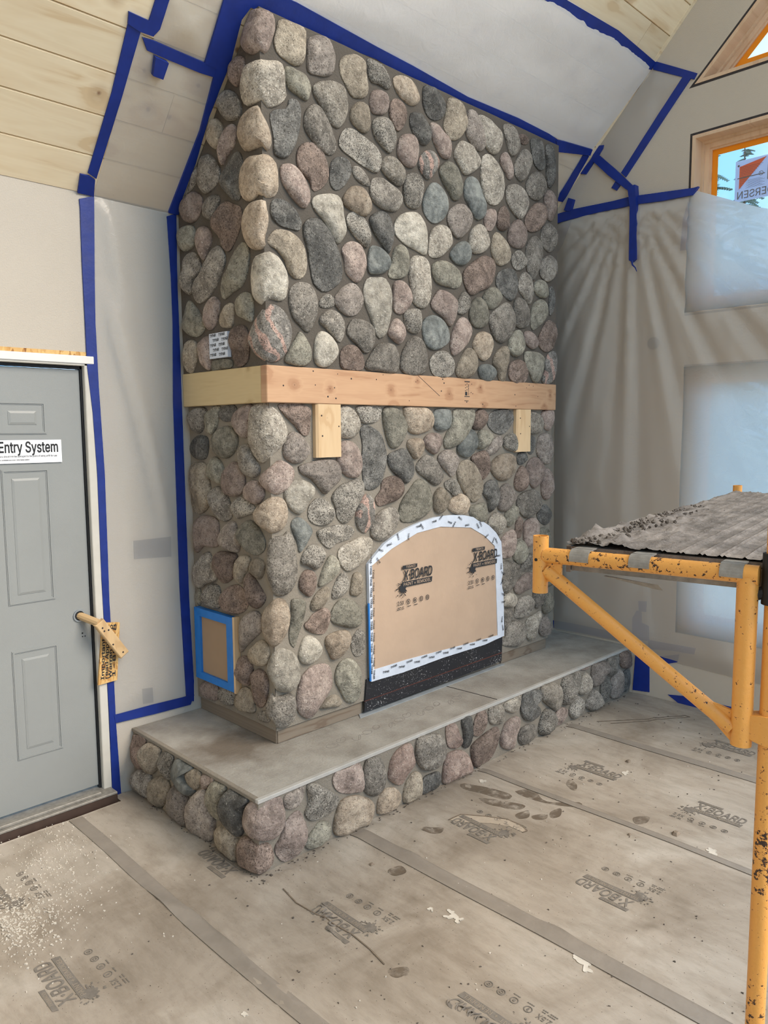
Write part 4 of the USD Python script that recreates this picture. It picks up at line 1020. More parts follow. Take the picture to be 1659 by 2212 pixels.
HEAR = """r -1085,284 -1006,327 -922,325 -941,243 -937,155 -1000,126 -1073,142 -1106,192 -1101,249
t -939,267 -877,312 -795,333 -775,299 -804,209 -867,146 -913,151 -945,200
k -788,272 -718,316 -663,327 -655,296 -681,226 -685,180 -729,171 -782,205 -797,235
s -669,253 -622,318 -538,333 -479,319 -501,285 -543,260 -524,234 -466,204 -509,162 -570,158 -652,191 -682,215
t -543,260 -490,296 -430,313 -417,285 -445,222 -486,200 -525,222
p -412,292 -363,314 -317,308 -367,255 -387,235 -411,229 -423,262
n -367,239 -327,292 -262,311 -217,306 -238,258 -255,190 -243,152 -281,133 -335,144 -375,188
d -219,274 -199,312 -130,315 -55,307 -91,260 -95,168 -131,118 -183,124 -234,156 -249,212
p -74,271 -39,308 -5,311 52,313 110,299 120,258 119,193 94,148 36,141 -15,154 -46,157 -94,193
g -1072,81 -999,135 -890,147 -870,106 -886,48 -889,17 -998,3 -1066,10 -1082,41
t -888,100 -809,156 -729,177 -698,153 -714,79 -787,-5 -859,-40 -884,7
q -701,106 -643,172 -549,170 -531,133 -539,8 -602,-5 -675,13 -710,57
t -776,-7 -715,61 -675,13 -676,4 -765,-14
q -521,136 -446,211 -387,237 -352,186 -318,130 -322,60 -363,1 -431,-16 -509,3 -530,67
t -311,79 -244,136 -191,131 -141,100 -146,-10 -217,-19 -297,0 -323,38
r -132,103 -88,141 -14,130 -4,137 47,124 68,58 56,28 14,-9 -5,-30 -63,-51 -129,-18 -139,49
p 161,203 198,209 228,152 233,83 207,41 157,11 115,16 80,58 72,96 99,126 125,176
q 128,296 176,299 225,302 228,265 199,230 162,225 129,245
k 246,310 284,302 348,254 420,186 413,151 359,139 280,131 243,151 228,188 251,221
n 280,100 312,117 358,99 373,64 350,25 297,4 234,25 228,53
p 443,312 491,317 548,302 568,238 567,166 503,178 455,190 401,230 388,277 402,304
g 583,299 628,315 672,287 701,216 693,151 648,113 611,125 571,160 568,227
c 434,165 496,167 574,136 625,90 628,50 594,6 522,1 417,9 390,31 395,104
P 740,248 795,294 875,295 891,241 904,190 858,147 818,108 770,127 724,174 732,217
g 925,307 992,316 1087,280 1127,222 1132,166 1087,119 1009,114 949,146 912,205 912,264
c 655,85 701,125 778,104 809,53 793,0 738,-14 654,23 651,58
t 850,114 899,145 949,116 957,60 940,6 890,-15 833,9 821,43
d 974,90 1035,94 1087,82 1099,42 1079,-18 1009,0 953,14 962,58
P 1139,322 1211,298 1230,244 1260,196 1231,166 1154,190 1139,232
d 1259,307 1339,302 1345,224 1345,191 1310,138 1265,162 1275,218
r 1390,311 1452,311 1464,250 1459,205 1412,174 1355,194 1360,260
P 1135,150 1221,156 1300,112 1341,25 1342,5 1261,5 1164,-1 1112,10 1116,105
r 1340,139 1433,172 1561,182 1586,140 1563,78 1509,19 1435,8 1362,19 1336,87
l 1484,312 1548,323 1604,291 1616,194 1529,200 1491,223
l 1626,295 1693,330 1763,316 1784,282 1730,219 1695,220 1615,271
p 1628,177 1707,197 1759,182 1761,125 1721,80 1710,19 1665,19 1596,61 1585,99
d 1798,307 1881,326 1956,289 1957,245 1902,230 1921,207 1971,175 1979,144 1923,123 1825,143 1777,199 1776,256
g 1779,106 1874,107 1937,75 1944,36 1901,-3 1793,8 1756,48
l 1968,301 2069,317 2148,282 2184,210 2180,127 2140,115 2048,170 1983,224
k 1997,146 2048,155 2114,107 2129,65 2078,12 1976,12 1950,49
p 2141,108 2207,120 2270,80 2250,39 2170,16 2123,37
k 2201,296 2310,320 2380,308 2383,237 2342,185 2275,125 2206,135 2185,187
l 2411,254 2475,274 2514,214 2502,153 2430,136 2378,176
p 2408,321 2495,325 2532,301 2452,290 2409,305
q 2539,311 2614,314 2724,286 2741,241 2681,206 2591,151 2537,184
k 2303,126 2358,150 2431,108 2447,56 2405,20 2320,16 2277,71
g 2475,88 2562,142 2624,107 2661,32 2613,4 2537,8 2461,60
g 2738,315 2817,323 2876,285 2854,232 2792,180 2720,197 2710,240
k 2652,156 2712,199 2761,154 2767,46 2673,29 2655,91
r 2899,314 2998,322 3069,278 3089,231 3057,186 2921,200 2885,258
q 2792,180 2871,212 2915,151 2931,21 2783,29 2771,119
d 2940,162 3024,168 3062,100 3074,36 2998,21 2930,38"""


def parse(s):
    out = []
    for l in s.strip().splitlines():
        c, *p = l.split()
        out.append((c, np.array([[float(a) / 1000 for a in q.split(',')] for q in p])))
    return out


def closed_curve(p, n):
    """Centripetal Catmull-Rom through the closed outline, resampled to n even points."""
    m = len(p); out = []
    for i in range(m):
        p0, p1, p2, p3 = p[(i - 1) % m], p[i], p[(i + 1) % m], p[(i + 2) % m]
        d = [max(1e-5, np.linalg.norm(b - a) ** .5) for a, b in ((p0, p1), (p1, p2), (p2, p3))]
        t0, t1 = 0, d[0]; t2 = t1 + d[1]; t3 = t2 + d[2]
        for t in np.linspace(t1, t2, 7)[:-1]:
            A1 = (t1 - t) / (t1 - t0) * p0 + (t - t0) / (t1 - t0) * p1
            A2 = (t2 - t) / (t2 - t1) * p1 + (t - t1) / (t2 - t1) * p2
            A3 = (t3 - t) / (t3 - t2) * p2 + (t - t2) / (t3 - t2) * p3
            B1 = (t2 - t) / (t2 - t0) * A1 + (t - t0) / (t2 - t0) * A2
            B2 = (t3 - t) / (t3 - t1) * A2 + (t - t1) / (t3 - t1) * A3
            out.append((t2 - t) / (t2 - t1) * B1 + (t - t1) / (t2 - t1) * B2)
    c = np.array(out); c = np.vstack([c, c[:1]])
    s = np.r_[0, np.cumsum(np.linalg.norm(np.diff(c, axis=0), axis=1))]
    q = np.linspace(0, s[-1], n + 1)[:-1]
    return np.c_[np.interp(q, s, c[:, 0]), np.interp(q, s, c[:, 1])]


class Corner:
    """Left face and front face of a block, unrolled: u < 0 runs along the left face, u > 0 along the front; h is out of the face."""
    def __init__(self, cx, cy, blend=.09):
        self.cx, self.cy, self.bl = cx, cy, blend

    def __call__(self, u, z, h):
        t = np.clip(u / self.bl, -1, 1); t = t * (1.5 - .5 * t * t)
        th = math.radians(225) + math.radians(45) * t
        x = self.cx + np.maximum(u, 0) + h * np.cos(th)
        y = self.cy + np.maximum(-u, 0) + h * np.sin(th)
        ins = .012 * np.exp(-(u / .035) ** 2)              # the arris is worn round
        return np.c_[x + ins * .7, y + ins * .7, z * np.ones_like(u)]


def stone_mesh(uv, fr, seed, hmax=.05, angular=False):
    r_ = np.random.default_rng(seed)
    pg = Polygon(uv).buffer(0)
    if pg.geom_type != 'Polygon':
        pg = max(pg.geoms, key=lambda g: g.area)
    n = 30
    ring = closed_curve(np.array(pg.exterior.coords)[:-1], n)
    c = np.array(pg.centroid.coords[0])
    mr = pg.minimum_rotated_rectangle.exterior.coords
    e = sorted([math.dist(mr[0], mr[1]), math.dist(mr[1], mr[2])])
    H = float(np.clip(.36 * e[0] * r_.uniform(.85, 1.15), .014, hmax))
    rs = np.array([1.0, 1.0, .985, .95, .89, .80, .67, .50, .28, .0])
    hs = np.array([-.022, 0.004] + list(H * (.10 + .90 * (1 - rs[2:] ** 2.7) ** .62)))
    rs[0] = .93
    U, Hh = [], []
    for r, h in zip(rs[:-1], hs[:-1]):
        U.append(c + (ring - c) * r); Hh.append(np.full(n, h))
    U.append(c[None]); Hh.append([hs[-1]])
    U = np.vstack(U); Hh = np.concatenate(Hh)
    # a broad lean and a few worn facets
    k = np.maximum(0, Hh) / H
    q = (U - c) / e[1]
    Hh = Hh * (1 + k * (q @ r_.normal(0, .35, 2)))
    for _ in range(4 if angular else 2):
        a = r_.uniform(0, 2 * math.pi); d = np.array([math.cos(a), math.sin(a)])
        lim = H * r_.uniform(.62 if angular else .80, 1.0) - ((U - c) @ d) * r_.uniform(.15, .75 if angular else .45)
        over = np.maximum(0, Hh - np.maximum(lim, .006))
        Hh = Hh - over * (.9 if angular else .7)
    X = fr(U[:, 0], U[:, 1], Hh)
    nz = fbm(X * 16 + seed, 3, 5) - .5
    nz2 = fbm(X * 45 + seed, 2, 9) - .5
    Hh = Hh + np.clip(k, 0, 1) * (nz * .30 * H + nz2 * .12 * H)
    sc = 1 + (fbm(X * 22 - seed, 2, 2) - .5)[:, None] * .06
    U = c + (U - c) * sc
    X = fr(U[:, 0], U[:, 1], Hh)
    F = []
    for i in range(len(rs) - 2):
        a0 = i * n + np.arange(n); a1 = i * n + (np.arange(n) + 1) % n
        F += [np.c_[a0, a1, a1 + n], np.c_[a0, a1 + n, a0 + n]]
    b = (len(rs) - 2) * n + np.arange(n); b1 = (len(rs) - 2) * n + (np.arange(n) + 1) % n
    F.append(np.c_[b, b1, np.full(n, len(X) - 1)])
    F = np.vstack(F)
    m = trimesh.Trimesh(X, F, process=False)
    # outward winding
    if (m.face_normals[-1] @ (X[-1] - X[:n].mean(0))) < 0:
        m.invert()
    return m


# chimney: two lifts of mortar (the upper one still wet), stones, a base course
ch = thing('stone_chimney', 'tall river-stone chimney breast rising from the raised hearth to the sloped ceiling', 'chimney', (W / 2, D / 2, HT))


def noisy_face(poly, fr, base=-.001, amp=.007, step=.04, seed=0):
    return patch(poly, fr, step, lambda u, v: amp * (fbm(np.c_[u * 7, v * 7, u * 0 + seed], 3, seed) - .35), base, skirt=False)


zt = lambda y: ZC + SL * (D - y)
ZS, OL, OU, ZTOP = 1.99, .012, .035, 3.553                               # where the lifts meet; how far each stands out from the core
cs = Frame((0, 0, 0), (0, 1, 0), (0, 0, 1), (-1, 0, 0))
FFL, LFL = Frame((0, -OL, 0), (1, 0, 0), (0, 0, 1), (0, -1, 0)), Frame((-OL, 0, 0), (0, -1, 0), (0, 0, 1), (-1, 0, 0))
FFU, LFU = Frame((0, -OU, 0), (1, 0, 0), (0, 0, 1), (0, -1, 0)), Frame((-OU, 0, 0), (0, -1, 0), (0, 0, 1), (-1, 0, 0))
up = [slab(Polygon([(.002 - OU, ZS), (D - .001, ZS), (D - .001, zt(D) - .004), (.03, zt(.03) - .006), (.012 - OU, ZTOP), (.002 - OU, ZTOP)]), cs, -W, OU - .002)]
up.append(noisy_face(Polygon([(-OU, ZS), (W, ZS), (W, ZTOP), (-OU, ZTOP)]), FFU, seed=1))
up.append(noisy_face(Polygon([(-D + .002, ZS), (OU, ZS), (OU, ZTOP), (OU - .04, ZTOP), (-D + .002, zt(D) - .006)]), LFU, seed=2))
obj('mortar', up, M['mortar_wet'], ch, smooth=35, label='dark wet mortar between the upper stones')
lo = [bx(.002 - OL, W, .002 - OL, D - .001, HT + .075, ZS), bx(.012, W - .01, .012, D - .001, HT + .001, HT + .08)]
lo.append(noisy_face(sbox(-OL, HT + .07, W, ZS), FFL, seed=3))
lo.append(noisy_face(sbox(-D + .002, HT + .07, OL, ZS), LFL, seed=4))
obj('mortar', lo, M['mortar_dry'], ch, smooth=35, label='pale dry mortar between the lower stones')
obj('base_course', bx(.004, .545, -.002, .02, HT + .001, HT + .075, .002), M['base_wood'], ch, label='mortar-smeared wooden starter strip')
obj('base_course', bx(1.735, W - .01, -.002, .02, HT + .001, HT + .075, .002), M['base_wood'], ch)
obj('base_course', bx(-.002, .02, .004, D - .01, HT + .001, HT + .075, .002), M['base_wood'], ch)
for lift, data, off in ((0, CHIM_LOWER, OL), (1, CHIM_UPPER, OU)):
    CF = Corner(-off, -off)
    for i, (c, uv) in enumerate(parse(data)):
        u0, u1 = uv[:, 0].min(), uv[:, 0].max()
        corner = u0 < -.02 and u1 > .02
        uv = uv.copy()
        uv[:, 0] = np.maximum(uv[:, 0], -D - off + .004)
        uv[:, 1] = np.minimum(uv[:, 1], np.minimum(zt(-off + np.maximum(-uv[:, 0], 0)) - .010, 3.548))
        hm_ = (.052 if corner else .043) if lift else (.058 if corner else .048)
        obj('stone', stone_mesh(uv, CF, 100 + i + 400 * lift, hmax=hm_, angular=c in 'dkPr' and i % 3 != 0), STONE[c], ch, smooth=42)

he = thing('raised_hearth', 'low raised hearth faced with river stones and topped with cement board', 'hearth', (1.1, .1, 0))
hb = [bx(HA + .002, RX - .002, HB + .002, D - .001, .003, HT - .014)]
HFF = Frame((0, HB, 0), (1, 0, 0), (0, 0, 1), (0, -1, 0)); HLF = Frame((HA, 0, 0), (0, -1, 0), (0, 0, 1), (-1, 0, 0))
hb.append(noisy_face(sbox(HA, .012, RX - .002, HT - .014), HFF, seed=5)); hb.append(noisy_face(sbox(-D + .002, .012, -HB, HT - .014), HLF, seed=6))
obj('mortar', hb, M['mortar_dry'], he, smooth=35)
obj('top_board', bx(HA + .012, RX - .002, HB + .012, D - .001, HT - .013, HT, .001), M['concrete'], he, label='grey cement board slab')
obj('edge_strip', bx(HA - .004, RX - .002, HB - .006, HB + .016, HT - .016, HT + .001, .002), M['edge'], he, label='pale board edge along the front')
obj('edge_strip', bx(HA - .006, HA + .016, HB + .012, D - .002, HT - .016, HT + .001, .002), M['mortar_dry'], he)
_j = P('joint')
obj('board_joint', slab(LineString(np.vstack([_j[0] + (-.0, .05), _j.mean(0) + (.004, 0), _j[1]])).buffer(.0028), TOPF, -.001, .0012), M['dark_gap'], he)
sq = []
for k_ in range(13):                                        # pencil scrawl on the board
    t_ = np.linspace(0, 2 * math.pi * 1.2, 26)
    cx_, cy_ = .16 + .075 * k_, -.20 + .02 * math.sin(k_ * 2.1)
    sq.append(LineString(np.c_[cx_ + .028 * np.cos(t_ + k_) + .012 * t_ / 6, cy_ + .022 * np.sin(t_ * (1 + .13 * (k_ % 3)) + k_)]).buffer(.0011))
obj('pencil_mark', slab(unary_union(sq), TOPF, -.0005, .0006), simple('pencil', S3(138, 133, 126), 0.7), he, kind='stuff')
HC = Corner(HA, HB)
for i, (c, uv) in enumerate(parse(HEAR)):
    u0, u1 = uv[:, 0].min(), uv[:, 0].max()
    uv = uv.copy()
    uv[:, 1] = np.clip(uv[:, 1], .006, HT - .018)
    uv[:, 0] = np.clip(uv[:, 0], HB - D + .004, RX - HA - .02)
    obj('stone', stone_mesh(uv, HC, 700 + i, hmax=.075 if (u0 < -.02 and u1 > .02) else .060, angular=c in 'pPrdk' and i % 2 == 0), STONE[c], he, smooth=42)

# ---- mantel and its two corbels
mt = thing('mantel', 'rough timber mantel wrapping the corner of the stone chimney', 'mantel', (1.1, 0, ZMB))
obj('front_board', bx(-MO, W, -MO, .001, ZMB, ZMT, .003), M['fir_front'], mt, label='reddish fir front board with nail holes')
obj('side_board', bx(-MO, -.001, .002, D - .002, ZMB, ZMT, .003), M['pine_side'], mt, label='yellow pine return board')
MF = Frame((0, -MO, 0), (1, 0, 0), (0, 0, 1), (0, -1, 0))
st = P('stamp'); sx_, sz_ = st[:, 0].min(), st[:, 1].min()
bars = [sbox(sx_, sz_ + .116, sx_ + .046, sz_ + .121), sbox(sx_, sz_ + .034, sx_ + .046, sz_ + .038), sbox(sx_ + .006, sz_ + .042, sx_ + .024, sz_ + .062), sbox(sx_, sz_ + .010, sx_ + .036, sz_ + .013)]
for k_ in range(8):
    bars.append(sbox(sx_ + .006 + .013 * (k_ % 3), sz_ + .066 + .0055 * k_, sx_ + .013 + .013 * (k_ % 3), sz_ + .0695 + .0055 * k_))
    bars.append(sbox(sx_ + .034, sz_ + .044 + .008 * k_, sx_ + .038, sz_ + .049 + .008 * k_))
obj('grade_stamp', slab(unary_union(bars), MF, -.0004, .0006), M['ink'], mt, kind='stuff')
nl = []
for k_ in range(26):
    nl.append(Point(RNG.uniform(.02, W - .05), ZMB + RNG.choice([.018, .03, .08, .13, .148]) + RNG.uniform(-.006, .006)).buffer(RNG.uniform(.0022, .0045)))
nl.append(LineString([(.93, ZMT - .003), (1.10, ZMB + .06)]).buffer(.0012))
obj('nail_hole', slab(unary_union(nl), MF, -.0004, .0005), M['dark_gap'], mt, kind='stuff')
for nm, (xa, xb, za), lb in (('corbel', (.236, .389, 1.657), 'left pine corbel block under the mantel, wider one'), ('corbel', (1.822, 1.966, 1.647), 'right pine corbel block under the mantel, near its far end')):
    cb = thing('corbel', lb, 'corbel', ((xa + xb) / 2, 0, za), group='corbels under the mantel')
    cx_ = Polygon([(xa, 0.0), (xa, -.034), (xa + .012, -MO + .0015), (xb - .003, -MO + .0015), (xb, -.038), (xb, 0.0)])
    FLz = Frame((0, 0, 0), (1, 0, 0), (0, 1, 0), (0, 0, 1))
    obj('block', slab(cx_, FLz, za, ZMB - .001), M['pine_block'], cb)
    pts_ = [Point(xa + .03, ZMB - .055).buffer(.004), Point(xa + .034, ZMB - .15).buffer(.004), Point(xb - .016, ZMB - .105).buffer(.0035)]
    obj('nail_hole', slab(unary_union(pts_), MF, -.003, -.0008), M['dark_gap'], cb, kind='stuff')


# ---- printed floor board logo
def logo(fr, o, ang, L, ink, letters, rng, hm=None, extra=.0):
    """The printed product mark: box, name, bar, paint splash, symbols. Returns (ink mesh, lettering mesh)."""
    T = []
    name = text('X·BOARD', .225 * L); nw = name.bounds[1][0]
    a = [put(name, FL, (0, 0), 0, 0, sx=L / nw, shear=.10)]
    shapes = [Polygon([(-.03 * L, .26 * L), (.47 * L, .26 * L), (.48 * L, .345 * L), (-.02 * L, .345 * L)]),
              Polygon([(-.06 * L, -.165 * L), (.99 * L, -.165 * L), (1.01 * L, -.040 * L), (-.04 * L, -.040 * L)])]
    c = np.array([-.02, -.20]) * L
    th = np.linspace(0, 2 * math.pi, 40, endpoint=False)
    rr = .105 * L * (1 + .28 * np.sin(th * 5 + 1) * np.sin(th * 3) + rng.uniform(-.12, .12, 40))
    shapes.append(Polygon(np.c_[c[0] + rr * np.cos(th), c[1] + rr * np.sin(th)]).buffer(0))
    for _ in range(26):
        q = rng.uniform(0, 2 * math.pi); d = L * rng.uniform(.12, .22)
        shapes.append(affinity.rotate(affinity.scale(Point(c[0] + d * math.cos(q), c[1] + d * math.sin(q)).buffer(rng.uniform(.006, .016) * L, 3), 1.7, .8), math.degrees(q)))
    for k, x in enumerate((.17, .40, .62, .84)):
        p = Point(x * L, -.53 * L)
        shapes.append(p.buffer(.062 * L, 10).difference(p.buffer(.050 * L, 10)))
        shapes.append([affinity.scale(p.buffer(.022 * L, 4), .6, 1.4), affinity.scale(p.buffer(.02 * L, 3), 1, 1.3), p.buffer(.03 * L, 4).difference(p.buffer(.02 * L, 4)), p.buffer(.028 * L, 2).difference(p.buffer(.016 * L, 2))][k])
    for x0, x1, y in ((-.22, .04, -.635), (-.24, .03, -.675), (.11, .30, -.64), (.34, .50, -.64)):
        n = int((x1 - x0) / .03)
        for i in range(n):
            if (i * 7 + int(y * 1000)) % 5:
                shapes.append(sbox((x0 + i * .03) * L, (y - .008) * L, (x0 + i * .03 + .022) * L, (y + .008) * L))
    a.append(extr(unary_union(shapes)))
    t2 = text('2.5X', .095 * L, False); a.append(put(t2, FL, (-.20 * L, -.575 * L), 0, 0, sx=.22 * L / t2.bounds[1][0]))
    t3 = text('PAINT + REMODEL', .074 * L, False); b = [put(t3, FL, (0.0 * L, -.138 * L), 0, .0006, sx=.95 * L / t3.bounds[1][0])]
    t4 = text('TRIMACO', .052 * L, False); b.append(put(t4, FL, (.09 * L, .278 * L), 0, .0006, sx=.32 * L / t4.bounds[1][0]))
    res = []
    for grp in (a, b):
        m = cat_m(grp)
        v, f = np.array(m.vertices), np.array(m.faces)
        if hm is not None:
            v, f = trimesh.remesh.subdivide_to_size(v, f, .045, max_iter=6)
        cs_, sn = math.cos(ang), math.sin(ang)
        X, Y = o[0] + cs_ * v[:, 0] - sn * v[:, 1], o[1] + sn * v[:, 0] + cs_ * v[:, 1]
        hh = v[:, 2] + extra + (hm(X, Y) if hm is not None else 0)
        res.append(trimesh.Trimesh(fr(X, Y, hh), f, process=False))
    return res


# ---- firebox: paper mask with taped border over the arched opening, black steel face below
FF = Frame((-.016, -OL, .003), (1, 0, 0), (0, 0, 1), (0, -1, 0))
LF = LFL
fb = thing('firebox_face', 'black steel firebox face with white splatter below the paper mask', 'firebox', (1.15, 0, HT))
obj('steel_face', slab(Polygon([(.556, .332), (.575, .50), (1.735, .50), (1.728, .345)]), FF, .001, .010), M['black_metal'], fb)
obj('steel_ledge', slab(Polygon([(.556, .388), (.560, .392), (1.728, .402), (1.728, .396)]), FF, .010, .0115), simple('ledge_rust', S3(88, 48, 40), .6), fb)
obj('hearth_lip', slab(Polygon([(.49, -.045), (.52, -.002), (1.735, -.002), (1.735, -.030)]), TOPF, .0006, .004), simple('pale_flashing', S3(172, 178, 182), 0.4, 0.1, 20.0, metallic=0.2), fb, label='galvanised flashing lip')
fm = thing('paper_mask', 'brown paper mask with white taped border over the arched fireplace opening', 'mask', (1.15, 0, .48))
cov = Polygon(closed_curve(np.array([(.600, .50), (.594, .65), (.590, .90), (.588, 1.10), (.700, 1.195), (.86, 1.258), (1.10, 1.301), (1.34, 1.294), (1.50, 1.252), (1.65, 1.160), (1.705, 1.10), (1.735, .90), (1.745, .70), (1.748, .505)]), 60)).buffer(0)
cov = unary_union([Polygon([(.600, .485), (.588, 1.105), (.700, 1.195), (.78, 1.23), (.86, 1.258), (.98, 1.285), (1.10, 1.301), (1.22, 1.303), (1.34, 1.294), (1.43, 1.275), (1.50, 1.252), (1.58, 1.212), (1.65, 1.163), (1.705, 1.10), (1.728, .90), (1.742, .505), (1.55, .488), (1.18, .490), (.84, .480)])])
pap = Polygon(P('fire_paper'))
obj('paper', patch(cov.buffer(-.02), FF, .05, lambda u, v: .006 * (fbm(np.c_[u * 4, v * 4, u * 0], 3, 8) - .4) + .010 * np.clip((1.0 - v) / .2, 0, 1) * np.clip((v - .57) / .06, 0, 1) * np.exp(-np.abs(u - 1.13 + .1 * (v - .6)) / .06), .013), M['kraft'], fm, smooth=30)
PH = .0245
ringp = cov.difference(pap)
obj('border_tape', patch(ringp, FF, .025, lambda u, v: .004 * (fbm(np.c_[u * 30, v * 30, u * 0], 3, 4) - .3), .017), M['house_tape'], fm, smooth=False, label='white wrap tape with black lettering')
obj('border_tape', slab(Polygon([(.590, .49), (.600, .49), (.592, .90), (.583, .90)]), FF, .012, .020), M['blue_light'], fm, label='strip of light blue tape')
ty = text('TYPAR', .0105); tw = ty.bounds[1][0]
mm = []
for k_ in range(11):
    mm.append(put(ty, FF, (.5975, .575 + k_ * .058), math.radians(-92), .0215))
for k_ in range(9):
    mm.append(put(ty, FF, (.6135, .545 + k_ * .066), math.radians(-92), .0215))
for k_ in range(16):
    mm.append(put(ty, FF, (.68 + k_ * .060, .512 + .012 * (k_ % 2)), math.radians(6 if k_ % 2 else -4), .0215, sx=1.0))
arc = LineString([(.62, 1.12), (.70, 1.17), (.86, 1.235), (1.10, 1.278), (1.34, 1.27), (1.50, 1.225), (1.65, 1.135), (1.70, 1.06), (1.715, .80), (1.722, .55)])
for k_ in range(26):
    p = arc.interpolate((k_ + .5) / 26, normalized=True)
    mm.append(put(ty, FF, (p.x - .01, p.y - .012 + .008 * (k_ % 3)), RNG.uniform(0, 6.2), .0215, sx=.8))
obj('tape_lettering', mm, M['ink'], fm, kind='stuff')
rg = np.random.default_rng(3)
A_, B_ = logo(FF, (.838, .985), 0.0, .228, None, None, rg, extra=.0215)
obj('logo_print', A_, M['ink'], fm, kind='stuff'); obj('logo_lettering', B_, M['kraft'], fm, kind='stuff')
A_, B_ = [m_.slice_plane([1.640, 0, 0], [-1, 0, 0]) for m_ in logo(FF, (1.428, 1.012), 0.0, .228, None, None, rg, extra=.0215)]   # runs on under the tape
obj('logo_print', A_, M['ink'], fm, kind='stuff'); obj('logo_lettering', B_, M['kraft'], fm, kind='stuff')

# ---- masked vent on the chimney's left side, masked outlet above the mantel
vt = thing('masked_vent', 'small vent opening framed in blue tape low on the chimney side', 'vent cover', (0, .48, .5))
vo, vi = sbox(-.632, .512, -.282, .884), sbox(-.580, .549, -.335, .844)
obj('paper', slab(vi.buffer(.006), LF, .004, .022), M['kraft_dark'], vt)
obj('tape_frame', slab(vo.difference(vi), LF, .004, .034), M['blue_light'], vt)
obj('wood_edge', slab(sbox(-.282, .508, -.266, .888), LF, .0, .033), M['pine_block'], vt)
LF = LFU
ob = thing('masked_outlet', 'outlet box covered with white printed tape above the mantel on the chimney side', 'outlet', (0, .4, 2.13))
obj('box_face', slab(sbox(-.392, 2.126, -.237, 2.242), LF, .002, .022), M['house_tape'], ob)
ty2 = text('TYPAR', .013)
mm = []
for r_ in range(5):
    for c_ in range(2):
        mm.append(put(ty2, LF, (-.386 + c_ * .075 + .024 * (r_ % 2), 2.134 + r_ * .0225), math.radians(3), .0222, sx=.9))
obj('tape_lettering', mm, M['ink'], ob, kind='stuff')

# ================================================================ plastic sheets and blue tape
def edge_ramp(poly, w=.10, lo=.0):
    bd = poly.boundary

    def f(u, v):
        return lo + (1 - lo) * np.clip(shapely.distance(shapely.points(u, v), bd) / w, 0, 1)
    return f


def sheet(fr, poly, amp, fs, step=.03, base=.003, seed=0, fold=None, clip=None):
    poly = Polygon(poly).buffer(0)
    ramp = edge_ramp(poly)

    def hf(u, v):
        q = np.c_[u * fs[0], v * fs[1], u * 0 + seed]
        h = amp * (.25 + fbm(q, 4, seed))
        if fold is not None:
            h = h + fold(u, v)
        return ramp(u, v) * h
    return patch(clip(poly) if clip else poly, fr, step, hf, base, skirt=False)


s_ = thing('plastic_sheet', 'clear plastic sheet taped over the back wall and ceiling left of the chimney', 'plastic sheet', (-.28, D, .36), group='plastic sheets taped around the chimney')
wallp = P('sheet_left_wall')
crease = lambda u, v: .012 * np.exp(-((u + .36 - .16 * (2.5 - v)) / .025) ** 2) * np.clip((v - 1.3) / .3, 0, 1) + .010 * np.exp(-((u + .16 - .10 * (1.5 - v)) / .02) ** 2) * np.clip((v - .9) / .2, 0, 1) * np.clip((1.7 - v) / .2, 0, 1) + .026 * np.exp(-((u + .30 - .22 * (1.9 - v)) / .03) ** 2) * np.clip((v - .9) / .4, 0, 1) * np.clip((2.5 - v) / .3, 0, 1)
obj('wall_panel', sheet(BW, wallp, .018, (9, 1.6), .028, seed=11, fold=crease), M['plastic'], s_, smooth=True)
obj('ceiling_panel', sheet(CE, P('sheet_left_ceil'), .012, (5, 5), .03, seed=12), M['plastic'], s_, smooth=True)
s_ = thing('plastic_sheet', 'small loose plastic sheet on the ceiling at the top left of the chimney', 'plastic sheet', tuple(CE(-.28, .8)), group='plastic sheets taped around the chimney')
obj('panel', sheet(CE, P('sheet_left_up'), .03, (6, 6), .03, seed=13), M['plastic'], s_, smooth=True)
s_ = thing('plastic_sheet', 'wide plastic sheet taped across the ceiling above the chimney front', 'plastic sheet', tuple(CE(1.4, 1.3)), group='plastic sheets taped around the chimney')
obj('panel', sheet(CE, P('sheet_top'), .016, (4, 6), .035, seed=14), M['plastic_top'], s_, smooth=True)
s_ = thing('plastic_sheet', 'narrow plastic sheet in the ceiling nook right of the chimney top', 'plastic sheet', tuple(CE(2.45, .85)), group='plastic sheets taped around the chimney')
obj('panel', sheet(CE, P('sheet_nook'), .010, (5, 5), .03, seed=15), M['plastic'], s_, smooth=True)
s_ = thing('plastic_sheet', 'slanting plastic sheet on the gable wall above the hanging one', 'plastic sheet', tuple(RW(.4, 3.7)), group='plastic sheets taped around the chimney')
obj('panel', sheet(RW, P('sheet_gable'), .014, (6, 4), .03, seed=16), M['plastic'], s_, smooth=True)


def drape(u, v):
    a = np.arctan2(u - .32, 3.32 - v)
    r = np.hypot(u - .32, 3.32 - v)
    w = np.sin(a * 34 + 2.2 * fbm(np.c_[u * 2, v * .7, u * 0], 2, 1)) + .6 * np.sin(a * 61 + 1.3)
    return .0085 * w * np.clip(r / .25, 0, 1) * np.exp(-np.maximum(0, r - .9) / 1.1) + .018


